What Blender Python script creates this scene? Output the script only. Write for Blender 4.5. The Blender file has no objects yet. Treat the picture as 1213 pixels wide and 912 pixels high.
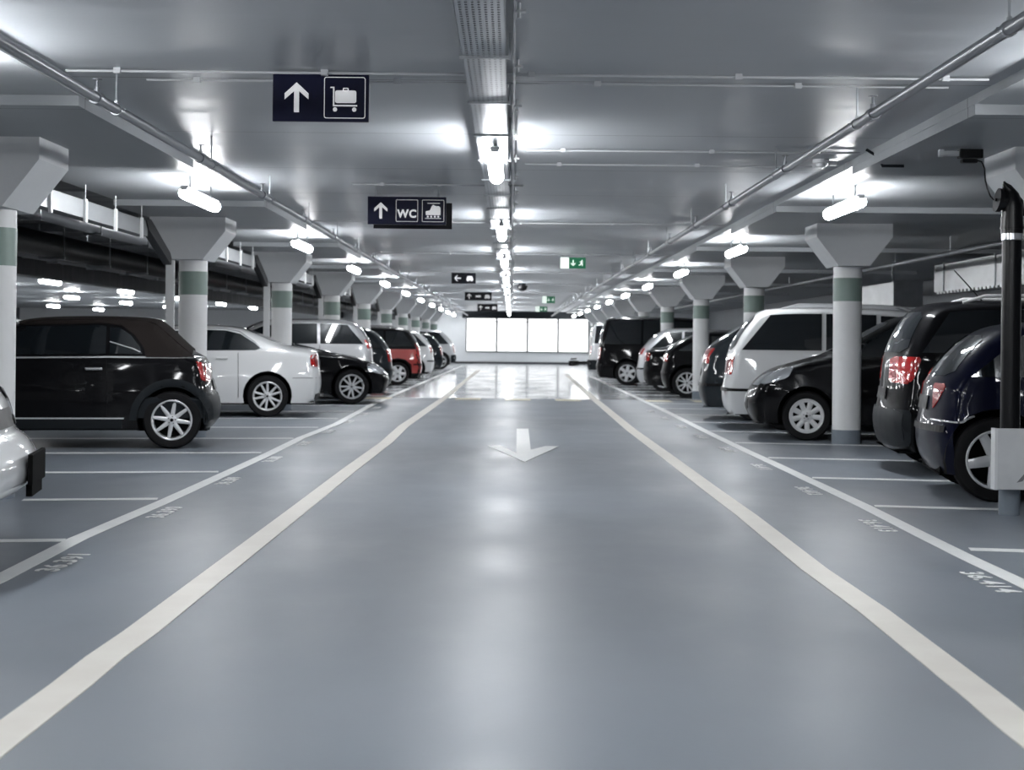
import bpy, bmesh, math, random
from mathutils import Vector, Matrix
from mathutils.bvhtree import BVHTree
from mathutils.geometry import delaunay_2d_cdt
random.seed(7)
S = bpy.context.scene
C = S.collection
PI = math.pi
# ------------------------------------------------------------------ camera, world, exposure
FP, CAMH, VX, VY, ROLL = 1850.0, 1.2, 606.0, 404.0, 0.010
cd = bpy.data.cameras.new('camera'); cam = bpy.data.objects.new('camera', cd); C.objects.link(cam)
cd.sensor_width = 36; cd.lens = 36 * FP / 1213
cam.location = (0, 0, CAMH)
cam.rotation_euler = (Matrix.Rotation(PI / 2, 4, 'X') @ Matrix.Rotation(ROLL, 4, 'Z')).to_euler()
cd.shift_y = (VY - 456.0) / 1213; cd.shift_x = (606.5 - VX) / 1213
cd.clip_end = 300
cd.dof.use_dof = True; cd.dof.focus_distance = 10.0; cd.dof.aperture_fstop = 4.0
S.camera = cam
w = bpy.data.worlds.new('world'); S.world = w; w.use_nodes = True
w.node_tree.nodes['Background'].inputs[0].default_value = (.6, .75, 1, 1)
w.node_tree.nodes['Background'].inputs[1].default_value = 0.02
S.view_settings.view_transform = 'Standard'; S.view_settings.look = 'None'
S.view_settings.gamma = 1; S.view_settings.exposure = 0.0; S.view_settings.use_curve_mapping = False
S.cycles.max_bounces = 6; S.cycles.diffuse_bounces = 3; S.cycles.glossy_bounces = 4; S.cycles.transparent_max_bounces = 12
S.cycles.caustics_reflective = False; S.cycles.sample_clamp_indirect = 6
LAMP = 82.0          # strength of the fluorescent tubes
ZC, ZS, ZD = 2.76, 2.70, 2.635        # aisle ceiling, side slab, drop panels at the columns

def fpt(px, py):      # photo pixel -> floor point
    v = py - ROLL * (px - VX) - VY
    d = FP * CAMH / v
    return ((px - VX) * d / FP, d)

# ------------------------------------------------------------------ materials
def mat(name, col, rough=.5, metal=0, coat=0, emit=None, es=0, spec=.5, bump=0, bscale=40, vary=0, vscale=(2, 2, 2), alpha=None):
    m = bpy.data.materials.new(name); m.use_nodes = True
    nt = m.node_tree; b = nt.nodes['Principled BSDF']
    b.inputs['Base Color'].default_value = (*col, 1); b.inputs['Roughness'].default_value = rough
    b.inputs['Metallic'].default_value = metal; b.inputs['Coat Weight'].default_value = coat
    b.inputs['Coat Roughness'].default_value = .04
    b.inputs['Specular IOR Level'].default_value = spec
    if emit: b.inputs['Emission Color'].default_value = (*emit, 1); b.inputs['Emission Strength'].default_value = es
    tc = nt.nodes.new('ShaderNodeTexCoord')
    mp = nt.nodes.new('ShaderNodeMapping'); mp.inputs['Scale'].default_value = vscale
    nt.links.new(tc.outputs['Object'], mp.inputs[0])
    if vary or bump or True:
        n = nt.nodes.new('ShaderNodeTexNoise'); n.inputs['Scale'].default_value = 1; n.inputs['Detail'].default_value = 6
        nt.links.new(mp.outputs[0], n.inputs['Vector'])
        mx = nt.nodes.new('ShaderNodeMix'); mx.data_type = 'RGBA'; vv = vary or .02
        mx.inputs['A'].default_value = (*[c * (1 - vv) for c in col], 1); mx.inputs['B'].default_value = (*[min(1, c * (1 + vv)) for c in col], 1)
        nt.links.new(n.outputs[0], mx.inputs['Factor']); nt.links.new(mx.outputs['Result'], b.inputs['Base Color'])
    if bump:
        n2 = nt.nodes.new('ShaderNodeTexNoise'); n2.inputs['Scale'].default_value = bscale; n2.inputs['Detail'].default_value = 4
        nt.links.new(tc.outputs['Object'], n2.inputs['Vector'])
        bp = nt.nodes.new('ShaderNodeBump'); bp.inputs['Strength'].default_value = bump; bp.inputs['Distance'].default_value = .01
        nt.links.new(n2.outputs[0], bp.inputs['Height']); nt.links.new(bp.outputs[0], b.inputs['Normal'])
    return m
M = {}
def surf(name, c1, c2, r1, r2, scale, spec=.5, lines=None, bump=.1, bscale=60):
    m = mat(name, c1, .5, spec=spec, bump=bump, bscale=bscale); nt = m.node_tree; b = nt.nodes['Principled BSDF']
    tc = nt.nodes['Texture Coordinate']
    mp = nt.nodes.new('ShaderNodeMapping'); mp.inputs['Scale'].default_value = scale; nt.links.new(tc.outputs['Object'], mp.inputs[0])
    n = nt.nodes.new('ShaderNodeTexNoise'); n.inputs['Scale'].default_value = 1; n.inputs['Detail'].default_value = 8; n.inputs['Roughness'].default_value = .6
    nt.links.new(mp.outputs[0], n.inputs['Vector'])
    mr = nt.nodes.new('ShaderNodeMapRange'); mr.inputs['From Min'].default_value = .3; mr.inputs['From Max'].default_value = .7
    nt.links.new(n.outputs[0], mr.inputs[0])
    mx = nt.nodes.new('ShaderNodeMix'); mx.data_type = 'RGBA'; mx.inputs['A'].default_value = (*c1, 1); mx.inputs['B'].default_value = (*c2, 1)
    nt.links.new(mr.outputs[0], mx.inputs['Factor'])
    out = mx.outputs['Result']
    if lines:           # joints between slabs across the aisle: (spacing, offset, half width)
        sx = nt.nodes.new('ShaderNodeSeparateXYZ'); nt.links.new(tc.outputs['Object'], sx.inputs[0])
        pp = nt.nodes.new('ShaderNodeMath'); pp.operation = 'PINGPONG'; pp.inputs[1].default_value = lines[0] / 2
        ad = nt.nodes.new('ShaderNodeMath'); ad.operation = 'ADD'; ad.inputs[1].default_value = lines[1]
        nt.links.new(sx.outputs[1], ad.inputs[0]); nt.links.new(ad.outputs[0], pp.inputs[0])
        lt = nt.nodes.new('ShaderNodeMath'); lt.operation = 'LESS_THAN'; lt.inputs[1].default_value = lines[2]
        nt.links.new(pp.outputs[0], lt.inputs[0])
        m2 = nt.nodes.new('ShaderNodeMix'); m2.data_type = 'RGBA'; m2.inputs['B'].default_value = (.06, .065, .07, 1)
        nt.links.new(out, m2.inputs['A']); nt.links.new(lt.outputs[0], m2.inputs['Factor']); out = m2.outputs['Result']
    nt.links.new(out, b.inputs['Base Color'])
    m3 = nt.nodes.new('ShaderNodeMapRange'); m3.inputs['To Min'].default_value = r1; m3.inputs['To Max'].default_value = r2
    nt.links.new(mr.outputs[0], m3.inputs[0]); nt.links.new(m3.outputs[0], b.inputs['Roughness'])
    return m
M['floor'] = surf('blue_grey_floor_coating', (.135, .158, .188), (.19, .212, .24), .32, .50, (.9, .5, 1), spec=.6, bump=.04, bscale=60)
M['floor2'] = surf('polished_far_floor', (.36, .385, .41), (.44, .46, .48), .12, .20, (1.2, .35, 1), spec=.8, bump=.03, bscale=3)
M['ceil'] = surf('aisle_ceiling_concrete', (.32, .34, .365), (.42, .44, .465), .28, .45, (.5, 3.5, 1), spec=.6, lines=(2.43, .35, .008), bump=.08, bscale=30)
M['ceil_s'] = surf('side_ceiling_concrete', (.33, .35, .37), (.42, .44, .46), .30, .46, (.5, 3.5, 1), spec=.5, lines=(3.65, 1.1, .006), bump=.08, bscale=30)
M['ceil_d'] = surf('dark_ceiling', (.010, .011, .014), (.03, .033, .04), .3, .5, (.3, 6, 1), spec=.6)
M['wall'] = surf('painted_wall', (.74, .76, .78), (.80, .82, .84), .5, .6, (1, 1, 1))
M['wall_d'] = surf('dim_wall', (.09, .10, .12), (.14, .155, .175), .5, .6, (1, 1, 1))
M['col'] = surf('white_column_paint', (.78, .785, .79), (.85, .855, .86), .4, .5, (3, 3, 3), bump=.2, bscale=200)
M['band'] = surf('grey_green_band', (.20, .27, .24), (.23, .30, .27), .4, .5, (3, 3, 3))
M['foot'] = surf('grey_blue_foot', (.16, .19, .22), (.2, .23, .27), .4, .5, (3, 3, 3))
M['cap'] = surf('light_capital_paint', (.60, .615, .635), (.67, .685, .70), .45, .55, (2, 2, 2))
M['paint_w'] = surf('white_road_paint', (.74, .75, .75), (.83, .84, .83), .4, .5, (5, 5, 5))
M['paint_c'] = surf('cream_road_paint', (.72, .68, .62), (.80, .77, .71), .4, .5, (3, 3, 3))
M['paint_y'] = surf('pale_yellow_road_paint', (.68, .62, .45), (.76, .70, .54), .4, .5, (5, 5, 5))
M['galv'] = mat('galvanised_steel', (.42, .44, .46), .35, .85, vary=.25, vscale=(8, 3, 8), bump=.05)
M['pipe'] = mat('sprinkler_pipe_steel', (.26, .27, .29), .34, .7, vary=.2, vscale=(8, 2, 8))
M['duct'] = mat('sheet_metal_duct', (.5, .51, .52), .4, .6, vary=.25, vscale=(1, 2, 4))
M['tray'] = mat('dull_tray_steel', (.20, .21, .22), .4, .5, vary=.3, vscale=(3, 2, 6))
M['conduit'] = mat('grey_conduit', (.5, .51, .53), .4)
M['blackp'] = mat('black_plastic', (.006, .006, .007), .3, spec=.3)
M['darkgrey'] = mat('dark_grey_plastic', (.014, .017, .020), .55, spec=.15)
M['whitep'] = mat('white_plastic', (.75, .76, .77), .4)
M['lamp'] = mat('lit_fluorescent_diffuser', (.9, .9, .9), .4, emit=(.96, .98, 1), es=LAMP)
M['lampbase'] = mat('lamp_housing_white', (.85, .86, .87), .4)
M['navy'] = mat('navy_sign_face', (.002, .003, .022), .35, spec=.25)
M['blacksign'] = mat('black_sign_face', (.003, .003, .006), .35, spec=.25)
M['signw'] = mat('sign_white', (.85, .85, .87), .4, emit=(1, 1, 1), es=.3)  # faint glow added to brighten the symbols, no known backlight
M['green'] = mat('green_sign_face', (.01, .16, .07), .4, emit=(.01, .2, .08), es=.12)
M['signlit'] = mat('lit_sign_white', (.8, .85, .8), .4, emit=(.85, 1, .9), es=.7)
M['panel'] = mat('backlit_glass_panel', (.9, .9, .9), .3, emit=(.98, .99, 1), es=1.5)
M['board'] = surf('scuffed_white_board', (.58, .59, .6), (.7, .71, .72), .4, .5, (3, 3, 3))
M['scratch'] = mat('dark_scuff', (.2, .2, .21), .6)
# car materials
M['glass'] = mat('tinted_glass', (.006, .008, .01), .04, coat=1)
M['tyre'] = mat('tyre_rubber', (.008, .008, .009), .7, spec=.2, bump=.1)
M['well'] = mat('wheel_well_black', (.004, .004, .004), .9, spec=.1)
M['alloy'] = mat('alloy_silver', (.72, .73, .75), .3, .15)
M['cover'] = mat('silver_wheel_trim', (.68, .69, .70), .35, .1)
M['chrome'] = mat('chrome_trim', (.75, .76, .78), .18, .6)
M['trim'] = mat('black_trim', (.006, .006, .007), .4, spec=.1)
M['tail'] = mat('red_tail_lens', (.42, .015, .015), .12, coat=1)
M['amber'] = mat('amber_lens', (.7, .18, .05), .15, coat=1)
M['head'] = mat('headlight_lens', (.55, .57, .6), .12, .5, coat=1)
M['softtop'] = mat('brown_black_fabric', (.022, .018, .017), .9, spec=.1, bump=.3, bscale=300, vary=.1)
def paintm(name, c, rough=.3, metal=.0):
    return mat(name, c, rough, metal, coat=1 if max(c) > .1 else .38, vary=.02, spec=.5 if max(c) > .1 else .02)
M['black'] = paintm('black_car_paint', (.005, .005, .006))
M['white'] = paintm('white_car_paint', (.72, .73, .74))
M['silver'] = paintm('silver_car_paint', (.50, .51, .53), .3, .3)
M['navyblue'] = paintm('midnight_blue_paint', (.004, .005, .016))
M['grey'] = paintm('dark_grey_paint', (.018, .022, .026))
M['red'] = paintm('red_car_paint', (.35, .02, .015))

# ------------------------------------------------------------------ mesh helpers
def finish(bm, name, m, parent=None, smooth=False, loc=None):
    me = bpy.data.meshes.new(name)
    bmesh.ops.recalc_face_normals(bm, faces=bm.faces)
    if smooth:
        for f in bm.faces: f.smooth = True
    bm.to_mesh(me); bm.free()
    ms = m if isinstance(m, (list, tuple)) else [m]
    for x in ms: me.materials.append(x)
    if smooth:
        try: me.set_sharp_from_angle(angle=math.radians(38))
        except Exception: pass
    o = bpy.data.objects.new(name, me); C.objects.link(o)
    if parent: o.parent = parent
    if loc: o.location = loc
    return o
def box(bm, x0, x1, y0, y1, z0, z1, mi=0, bev=0):
    vs = [bm.verts.new((x, y, z)) for x in (x0, x1) for y in (y0, y1) for z in (z0, z1)]
    fs = [bm.faces.new([vs[i] for i in q]) for q in ((0, 1, 3, 2), (4, 6, 7, 5), (0, 4, 5, 1), (2, 3, 7, 6), (0, 2, 6, 4), (1, 5, 7, 3))]
    for f in fs: f.material_index = mi
    if bev:
        es = list({e for f in fs for e in f.edges})
        bmesh.ops.bevel(bm, geom=es, offset=bev, segments=2, affect='EDGES', profile=.5)
def tube(bm, pts, r, n=10, cap=True, mi=0):
    pts = [Vector(p) for p in pts]; rings = []
    rs = r if isinstance(r, (list, tuple)) else [r] * len(pts)
    ref = None
    for i, p in enumerate(pts):
        t = (pts[min(i + 1, len(pts) - 1)] - pts[max(i - 1, 0)]).normalized()
        if ref is None:
            ref = t.orthogonal().normalized()
        ref = (ref - t * ref.dot(t)).normalized(); b = t.cross(ref)
        rings.append([bm.verts.new(p + (ref * math.cos(2 * PI * k / n) + b * math.sin(2 * PI * k / n)) * rs[i]) for k in range(n)])
    for a, b in zip(rings, rings[1:]):
        for k in range(n):
            f = bm.faces.new((a[k], a[(k + 1) % n], b[(k + 1) % n], b[k])); f.material_index = mi
    if cap:
        for rg in (rings[0], rings[-1]):
            f = bm.faces.new(rg); f.material_index = mi
def lathe(bm, prof, n=24, axis='Z', mi=0, c=(0, 0, 0)):
    rings = []
    for (r, h) in prof:
        ring = []
        for k in range(n):
            a = 2 * PI * k / n; u, v = r * math.cos(a), r * math.sin(a)
            p = {'Z': (u, v, h), 'Y': (u, h, v), 'X': (h, u, v)}[axis]
            ring.append(bm.verts.new((p[0] + c[0], p[1] + c[1], p[2] + c[2])))
        rings.append(ring)
    for a, b in zip(rings, rings[1:]):
        for k in range(n):
            bm.faces.new((a[k], a[(k + 1) % n], b[(k + 1) % n], b[k])).material_index = mi
    for rg, (r, h) in ((rings[0], prof[0]), (rings[-1], prof[-1])):
        if r > 1e-4: bm.faces.new(rg).material_index = mi
def prism(bm, poly, z0, z1, f=lambda x, y, z: (x, y, z), mi=0):
    a = [bm.verts.new(f(x, y, z0)) for x, y in poly]; b = [bm.verts.new(f(x, y, z1)) for x, y in poly]
    n = len(poly)
    bm.faces.new(a).material_index = mi; bm.faces.new(b).material_index = mi
    for i in range(n): bm.faces.new((a[i], a[(i + 1) % n], b[(i + 1) % n], b[i])).material_index = mi
def empty(name, loc, label, cat, group=None, rz=0):
    o = bpy.data.objects.new(name, None); C.objects.link(o); o.location = loc; o.rotation_euler = (0, 0, rz); o.empty_display_size = .2
    return tag(o, label, cat, group)
def tag(o, label, cat, group=None):
    o['label'] = label; o['category'] = cat
    if group: o['group'] = group
    return o
def struct(name, bm, m, smooth=False):
    o = finish(bm, name, m, smooth=smooth); o['kind'] = 'structure'; return o
def copy_tree(o, parent=None):
    c = o.copy(); C.objects.link(c); c.parent = parent
    for ch in list(o.children): copy_tree(ch, c)
    return c
def nb(): return bmesh.new()

# ------------------------------------------------------------------ room shell
Y0, Y1, XL, XR = -14.0, 82.5, -26.0, 9.7
YF = 32.6
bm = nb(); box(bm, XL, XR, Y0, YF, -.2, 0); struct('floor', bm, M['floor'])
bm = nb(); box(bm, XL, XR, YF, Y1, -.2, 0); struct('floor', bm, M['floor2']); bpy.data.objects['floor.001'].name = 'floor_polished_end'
bm = nb(); box(bm, -2.7, 2.86, Y0, Y1, ZC, ZC + .3); struct('ceiling', bm, M['ceil'])
XLD = -4.35
bm = nb(); box(bm, 2.86, XR, Y0, Y1, ZS, ZC + .3); struct('ceiling_side', bm, M['ceil_s'])
bm = nb(); box(bm, XLD, -2.7, Y0, Y1, ZS, ZC + .3); struct('ceiling_side', bm, M['ceil_s'])
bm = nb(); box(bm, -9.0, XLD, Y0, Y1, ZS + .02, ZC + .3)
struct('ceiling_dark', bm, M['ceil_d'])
bm = nb(); box(bm, XL, -9.0, Y0, Y1, ZS, ZC + .3); struct('ceiling_side', bm, M['ceil_s'])
COLY = [11.6 + 7.3 * k for k in range(-2, 10)]
XCL, XCR = -3.86, 4.06
for k, y in enumerate(COLY):
    for (a, b) in ((2.86, 8.2), (XLD, -2.7)):
        bm = nb(); box(bm, a + .004, b - .004, y - 1.9, y + 1.6, ZD, ZS + .004)
        o = struct('ceiling_drop_panel', bm, M['ceil_s'])
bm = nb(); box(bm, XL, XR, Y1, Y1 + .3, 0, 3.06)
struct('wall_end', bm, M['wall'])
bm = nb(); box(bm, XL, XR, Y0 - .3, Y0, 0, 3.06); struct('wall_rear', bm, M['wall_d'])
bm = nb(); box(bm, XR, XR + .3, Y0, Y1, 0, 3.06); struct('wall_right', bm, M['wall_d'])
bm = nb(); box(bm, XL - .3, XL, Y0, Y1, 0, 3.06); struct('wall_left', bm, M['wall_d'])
bm = nb(); box(bm, -2.6, 4.6, Y1 - .35, Y1 - .002, 2.40, 2.76); struct('trim_1', bm, M['darkgrey'])
bm = nb(); box(bm, -4.2, 4.6, Y1 - .06, Y1 - .002, 0, .1); struct('baseboard_end', bm, M['ceil_d'])
for i in range(4):
    x0 = -2.41 + 1.62 * i
    bm = nb(); box(bm, x0 + .03, x0 + 1.59, Y1 - .07, Y1 - .03, .66, 2.2); box(bm, x0 + .03, x0 + 1.59, Y1 - .07, Y1 - .03, 2.24, 2.38)
    wo = struct('window_%d' % (i + 1), bm, M['panel'])
    bm = nb()
    for (a, b, c, d) in ((x0, x0 + .045, .62, 2.40), (x0 + 1.575, x0 + 1.62, .62, 2.40), (x0, x0 + 1.62, .62, .66), (x0, x0 + 1.62, 2.38, 2.40), (x0 + .03, x0 + 1.59, 2.2, 2.24)):
        box(bm, a, b, Y1 - .09, Y1 - .003, c, d)
    fo = finish(bm, 'window_frame', M['darkgrey'], wo)

# ------------------------------------------------------------------ columns
def make_column():
    r = empty('concrete_column', (0, 0, 0), '', 'column')
    bm = nb(); lathe(bm, [(.17, .17), (.17, ZD - .5)], 40); finish(bm, 'shaft', M['col'], r, True)
    bm = nb(); lathe(bm, [(.174, 0), (.174, .17)], 40); finish(bm, 'base', M['foot'], r, True)
    bm = nb(); lathe(bm, [(.1725, 1.72), (.1725, 2.0)], 40); finish(bm, 'painted_band', M['band'], r, True)
    bm = nb(); H = ZD
    xs = [(-.45, H), (-.45, H - .16), (-.185, H - .5), (.185, H - .5), (.45, H - .16), (.45, H)]
    prism(bm, xs, -.37, .37, lambda x, z, y: (x, y, z)); finish(bm, 'capital', M['cap'], r)
    return r
col0 = None
for side, X in (('left', XCL), ('right', XCR)):
    for k, y in enumerate(COLY):
        if col0 is None: c = col0 = make_column()
        else: c = copy_tree(col0)
        c.location = (X, y, 0); c['group'] = 'concrete columns lining the aisle'
        c['_s'] = 0; del c['_s']
        c['side'] = side; c['k'] = k
COLLAB = {
 ('left', 2): 'white column cut by the frame beside the white car bumper at the edge',
 ('left', 3): 'white round column with green band behind the black soft-top car',
 ('left', 4): 'white round column with green band behind the white saloon roof',
 ('left', 5): 'white round column standing in front of the silver people carrier',
 ('right', 2): 'flared capital column behind the black drainpipe and scuffed white board',
 ('right', 3): 'full-height white column with grey foot in front of the black compact car',
 ('right', 4): 'white column with green band rising behind the white minivan roof',
 ('right', 5): 'white column between the dark hatchback and two black cars with alloy wheels',
}
for o in [o for o in C.objects if o.get('side')]:
    s, k = o['side'], int(o['k'])
    n = {'left': 'row behind the parked saloon cars', 'right': 'row behind the parked minivan'}[s]
    o['label'] = COLLAB.get((s, k)) or ('flared white column behind the camera in the %s row' % s if k < 2 else
        'flared white column, number %d of the %s-hand row counted from the bright end wall' % (12 - k, s))
    del o['side']; del o['k']

# ------------------------------------------------------------------ lamps
def make_lamp(L=1.55):
    r = empty('fluorescent_lamp', (0, 0, 0), '', 'lamp')
    bm = nb(); box(bm, -.035, .035, -L / 2 + .02, L / 2 - .02, .035, .065, bev=.008); finish(bm, 'housing', M['lampbase'], r)
    bm = nb(); prof = []
    for k in range(4): a = PI / 2 * k / 3; prof.append((max(.003, .058 * math.sin(a)), -L / 2 + .05 - .05 * math.cos(a)))
    for k in range(4): a = PI / 2 * k / 3; prof.append((max(.003, .058 * math.cos(a)), L / 2 - .05 + .05 * math.sin(a)))
    lathe(bm, prof, 12, 'Y')
    for v in bm.verts: v.co.z = min(v.co.z, .036)
    finish(bm, 'diffuser', M['lamp'], r, True)
    bm = nb(); box(bm, -.03, .03, -L / 2 - .005, -L / 2 + .03, .02, .05, bev=.008); finish(bm, 'end_cap', M['lampbase'], r)
    return r
lamp0 = make_lamp()
def put_lamp(x, y, z, label, group, ztop):
    global lamp0
    l = copy_tree(lamp0) if lamp0.get('used') else lamp0
    l.location = (x, y, z); l['label'] = label; l['group'] = group
    lamp0['used'] = 1
    if 'used' in l and l is not lamp0: del l['used']
    for dy in (-.5, .5):
        bm = nb(); tube(bm, [(0, dy, .06), (0, dy, ztop - z)], .008, 6); finish(bm, 'hanger_rod', M['galv'], l)
ordn = ['first', 'second', 'third', 'fourth', 'fifth', 'sixth', 'seventh', 'eighth', 'ninth', 'tenth', 'eleventh', 'twelfth']
for k in range(-3, 10):
    y = 11.95 + 7.3 * k
    put_lamp(-.135, y, 2.53, 'lit tube lamp under the perforated cable tray, %s along the middle of the aisle' % ordn[k] if k >= 0 else
             'lit tube lamp under the cable tray overhead of the viewpoint', 'lamps under the central cable tray', 2.639)
    yl = 15.0 + 7.3 * k
    if yl < 81:
        put_lamp(-3.0, yl, 2.525, 'lit tube lamp by the left column row, %s from the frame edge' % ordn[k + 1] if k >= -1 else
             'lit tube lamp over the left bays behind the viewpoint', 'lamps over the left bays', ZS)
        put_lamp(3.22, yl + .2, 2.525, 'lit tube lamp by the right column row, %s from the frame edge' % ordn[k + 1] if k >= -1 else
             'lit tube lamp over the right bays behind the viewpoint', 'lamps over the right bays', ZS)
for k in range(2, 10):
    for X in (-11.0, -14.6, -19.5):
        put_lamp(X, 8 + 7.3 * k, 2.5, 'lit tube lamp glowing in the dim neighbouring aisle', 'lamps of the neighbouring aisle', ZS)
del lamp0['used']

# ------------------------------------------------------------------ central cable tray
def perf(name):
    m = mat(name, (.42, .44, .47), .36, .7, vary=.15, vscale=(6, 2, 6)); nt = m.node_tree; b = nt.nodes['Principled BSDF']
    tc = nt.nodes['Texture Coordinate']; sx = nt.nodes.new('ShaderNodeSeparateXYZ'); nt.links.new(tc.outputs['Object'], sx.inputs[0])
    def cell(o, s):
        p = nt.nodes.new('ShaderNodeMath'); p.operation = 'PINGPONG'; p.inputs[1].default_value = s / 2; nt.links.new(o, p.inputs[0]); return p.outputs[0]
    a = cell(sx.outputs[0], .028); c = cell(sx.outputs[1], .05)
    l1 = nt.nodes.new('ShaderNodeMath'); l1.operation = 'LESS_THAN'; l1.inputs[1].default_value = .0062; nt.links.new(a, l1.inputs[0])
    l2 = nt.nodes.new('ShaderNodeMath'); l2.operation = 'LESS_THAN'; l2.inputs[1].default_value = .014; nt.links.new(c, l2.inputs[0])
    mu = nt.nodes.new('ShaderNodeMath'); mu.operation = 'MULTIPLY'; nt.links.new(l1.outputs[0], mu.inputs[0]); nt.links.new(l2.outputs[0], mu.inputs[1])
    iv = nt.nodes.new('ShaderNodeMath'); iv.operation = 'SUBTRACT'; iv.inputs[0].default_value = 1; nt.links.new(mu.outputs[0], iv.inputs[1])
    nt.links.new(iv.outputs[0], b.inputs['Alpha'])
    return m
M['perf'] = perf('perforated_steel')
t = empty('cable_tray', (-.155, 0, 2.64), 'long perforated steel cable tray along the middle of the ceiling', 'cable tray')
bm = nb(); box(bm, -.112, .112, Y0 + .1, Y1 - .5, 0, .003); finish(bm, 'tray_bed', M['perf'], t)
for s in (-1, 1):
    bm = nb(); box(bm, s * .112 - .0015, s * .112 + .0015, Y0 + .1, Y1 - .5, 0, .05); finish(bm, 'side_flange', M['galv'], t)
bm = nb(); box(bm, -.10, .09, Y0 + .1, Y1 - .5, .008, .035); finish(bm, 'bundled_cables', M['darkgrey'], t)
y = 1.9; i = 0
while y < 80:
    bm = nb(); box(bm, -.125, .135, y - .01, y + .01, -.014, -.001)
    box(bm, .125, .135, y - .012, y + .012, -.018, ZC - 2.643); finish(bm, 'bracket', M['galv'], t)
    y += 1.5
t2 = empty('ceiling_channel', (.0, 0, 2.72), 'narrow steel channel with clips running beside the cable tray', 'channel')
bm = nb(); box(bm, -.008, .008, Y0 + .1, Y1 - .5, 0, .04); finish(bm, 'rail', M['pipe'], t2)
y = 1.4
while y < 60:
    bm = nb(); tube(bm, [(.02, y, -.03), (.02, y, .05)], .008, 6); tube(bm, [(.0, y, -.0), (.05, y, -.0)], .008, 6)
    finish(bm, 'clip', M['whitep'], t2); y += 1.45

# ------------------------------------------------------------------ sprinkler pipes
def sprinkler(X, side, ph):
    t = empty('sprinkler_pipe', (X, 0, 2.535), 'long steel sprinkler pipe slung under the ceiling on the %s of the aisle' % side, 'pipe', 'sprinkler pipes along the aisle')
    bm = nb(); tube(bm, [(0, Y0 + .1, 0), (0, Y1 - .4, 0)], .03, 16); finish(bm, 'pipe_run', M['pipe'], t, True)
    y = ph - 6; n = 0
    while y < 78:
        bm = nb(); tube(bm, [(0, y, .03), (0, y, ZC - 2.535)], .006, 8)
        lathe(bm, [(.036, y - .012), (.036, y + .012)], 16, 'Y'); box(bm, -.008, .008, y - .012, y + .012, .03, .05); box(bm, -.055, .055, y - .004, y + .004, -.006, .006)
        finish(bm, 'hanger', M['galv'], t)
        ys = y - .42
        bm = nb(); lathe(bm, [(.014, .025), (.014, .06), (.008, .062), (.008, .10), (.028, .102), (.028, .106)], 10)
        lathe(bm, [(.038, ys - .05), (.038, ys + .05)], 16, 'Y', c=(0, -ys, 0))
        for v in bm.verts: v.co.y += ys
        finish(bm, 'sprinkler_head', M['pipe'], t); y += 2.9
sprinkler(-2.33, 'left', 9.35); sprinkler(2.08, 'right', 9.67)

# transverse conduits on the ceiling
def conduit(y, x0, x1, label, z=ZC - .018, r=.008):
    t = empty('conduit', (0, y, z), label, 'conduit', 'conduits across the ceiling')
    bm = nb(); tube(bm, [(x0, 0, 0), (x1, 0, 0)], r, 8); finish(bm, 'tube_run', M['conduit'], t, True)
    x = x0 + .3
    while x < x1:
        bm = nb(); box(bm, x - .02, x + .02, -.016, .016, -.014, .018); finish(bm, 'clip', M['conduit'], t); x += 1.2
conduit(9.05, -2.6, 2.75, 'thin pale conduit across the ceiling above the luggage trolley sign')
conduit(9.35, -2.2, 2.6, 'second thin conduit close behind the luggage trolley sign', r=.006)
conduit(12.6, .1, 2.8, 'thin dark conduit crossing the ceiling towards the ceiling sensor')
conduit(15.5, -1.6, .1, 'thin conduit across the ceiling above the toilet sign')
conduit(13.6, .1, 2.6, 'thin conduit behind the round white ceiling sensor')
for k, y in enumerate((20.4, 27.7, 35.0, 42.3, 49.6)):
    conduit(y, -2.6, 2.8, 'thin conduit across the aisle ceiling, %s beyond the toilet sign' % ordn[k])
bm = nb(); tube(bm, [(2.8, 0, .03), (2.9, 0, -.03), (2.93, 0, -.10), (3.1, 0, -.10)], .012, 8)
tag(finish(bm, 'conduit', M['darkgrey'], loc=(0, 12.4, 2.72)), 'dark cable conduit stepping over the slab edge to the black junction box', 'conduit')
t = empty('ceiling_sensor', (2.6, 13.2, ZC), 'round white ceiling sensor beside the sprinkler pipe', 'sensor')
bm = nb(); lathe(bm, [(.07, 0), (.07, -.03), (.045, -.035), (.04, -.06), (.01, -.07)], 20); finish(bm, 'body', M['whitep'], t, True)
bm = nb(); box(bm, .06, .13, -.02, .02, -.05, -.01, bev=.005); finish(bm, 'cable_entry', M['conduit'], t)
t = empty('dome_camera', (.27, 42, ZC), 'small dark dome camera hanging from the far ceiling', 'camera')
bm = nb(); lathe(bm, [(.10, 0), (.10, -.06)], 20); finish(bm, 'mount', M['darkgrey'], t, True)
bm = nb(); lathe(bm, [(.14, -.06), (.15, -.1), (.12, -.17), (.06, -.21), (.01, -.22)], 20); finish(bm, 'dome', M['blackp'], t, True)

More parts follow.
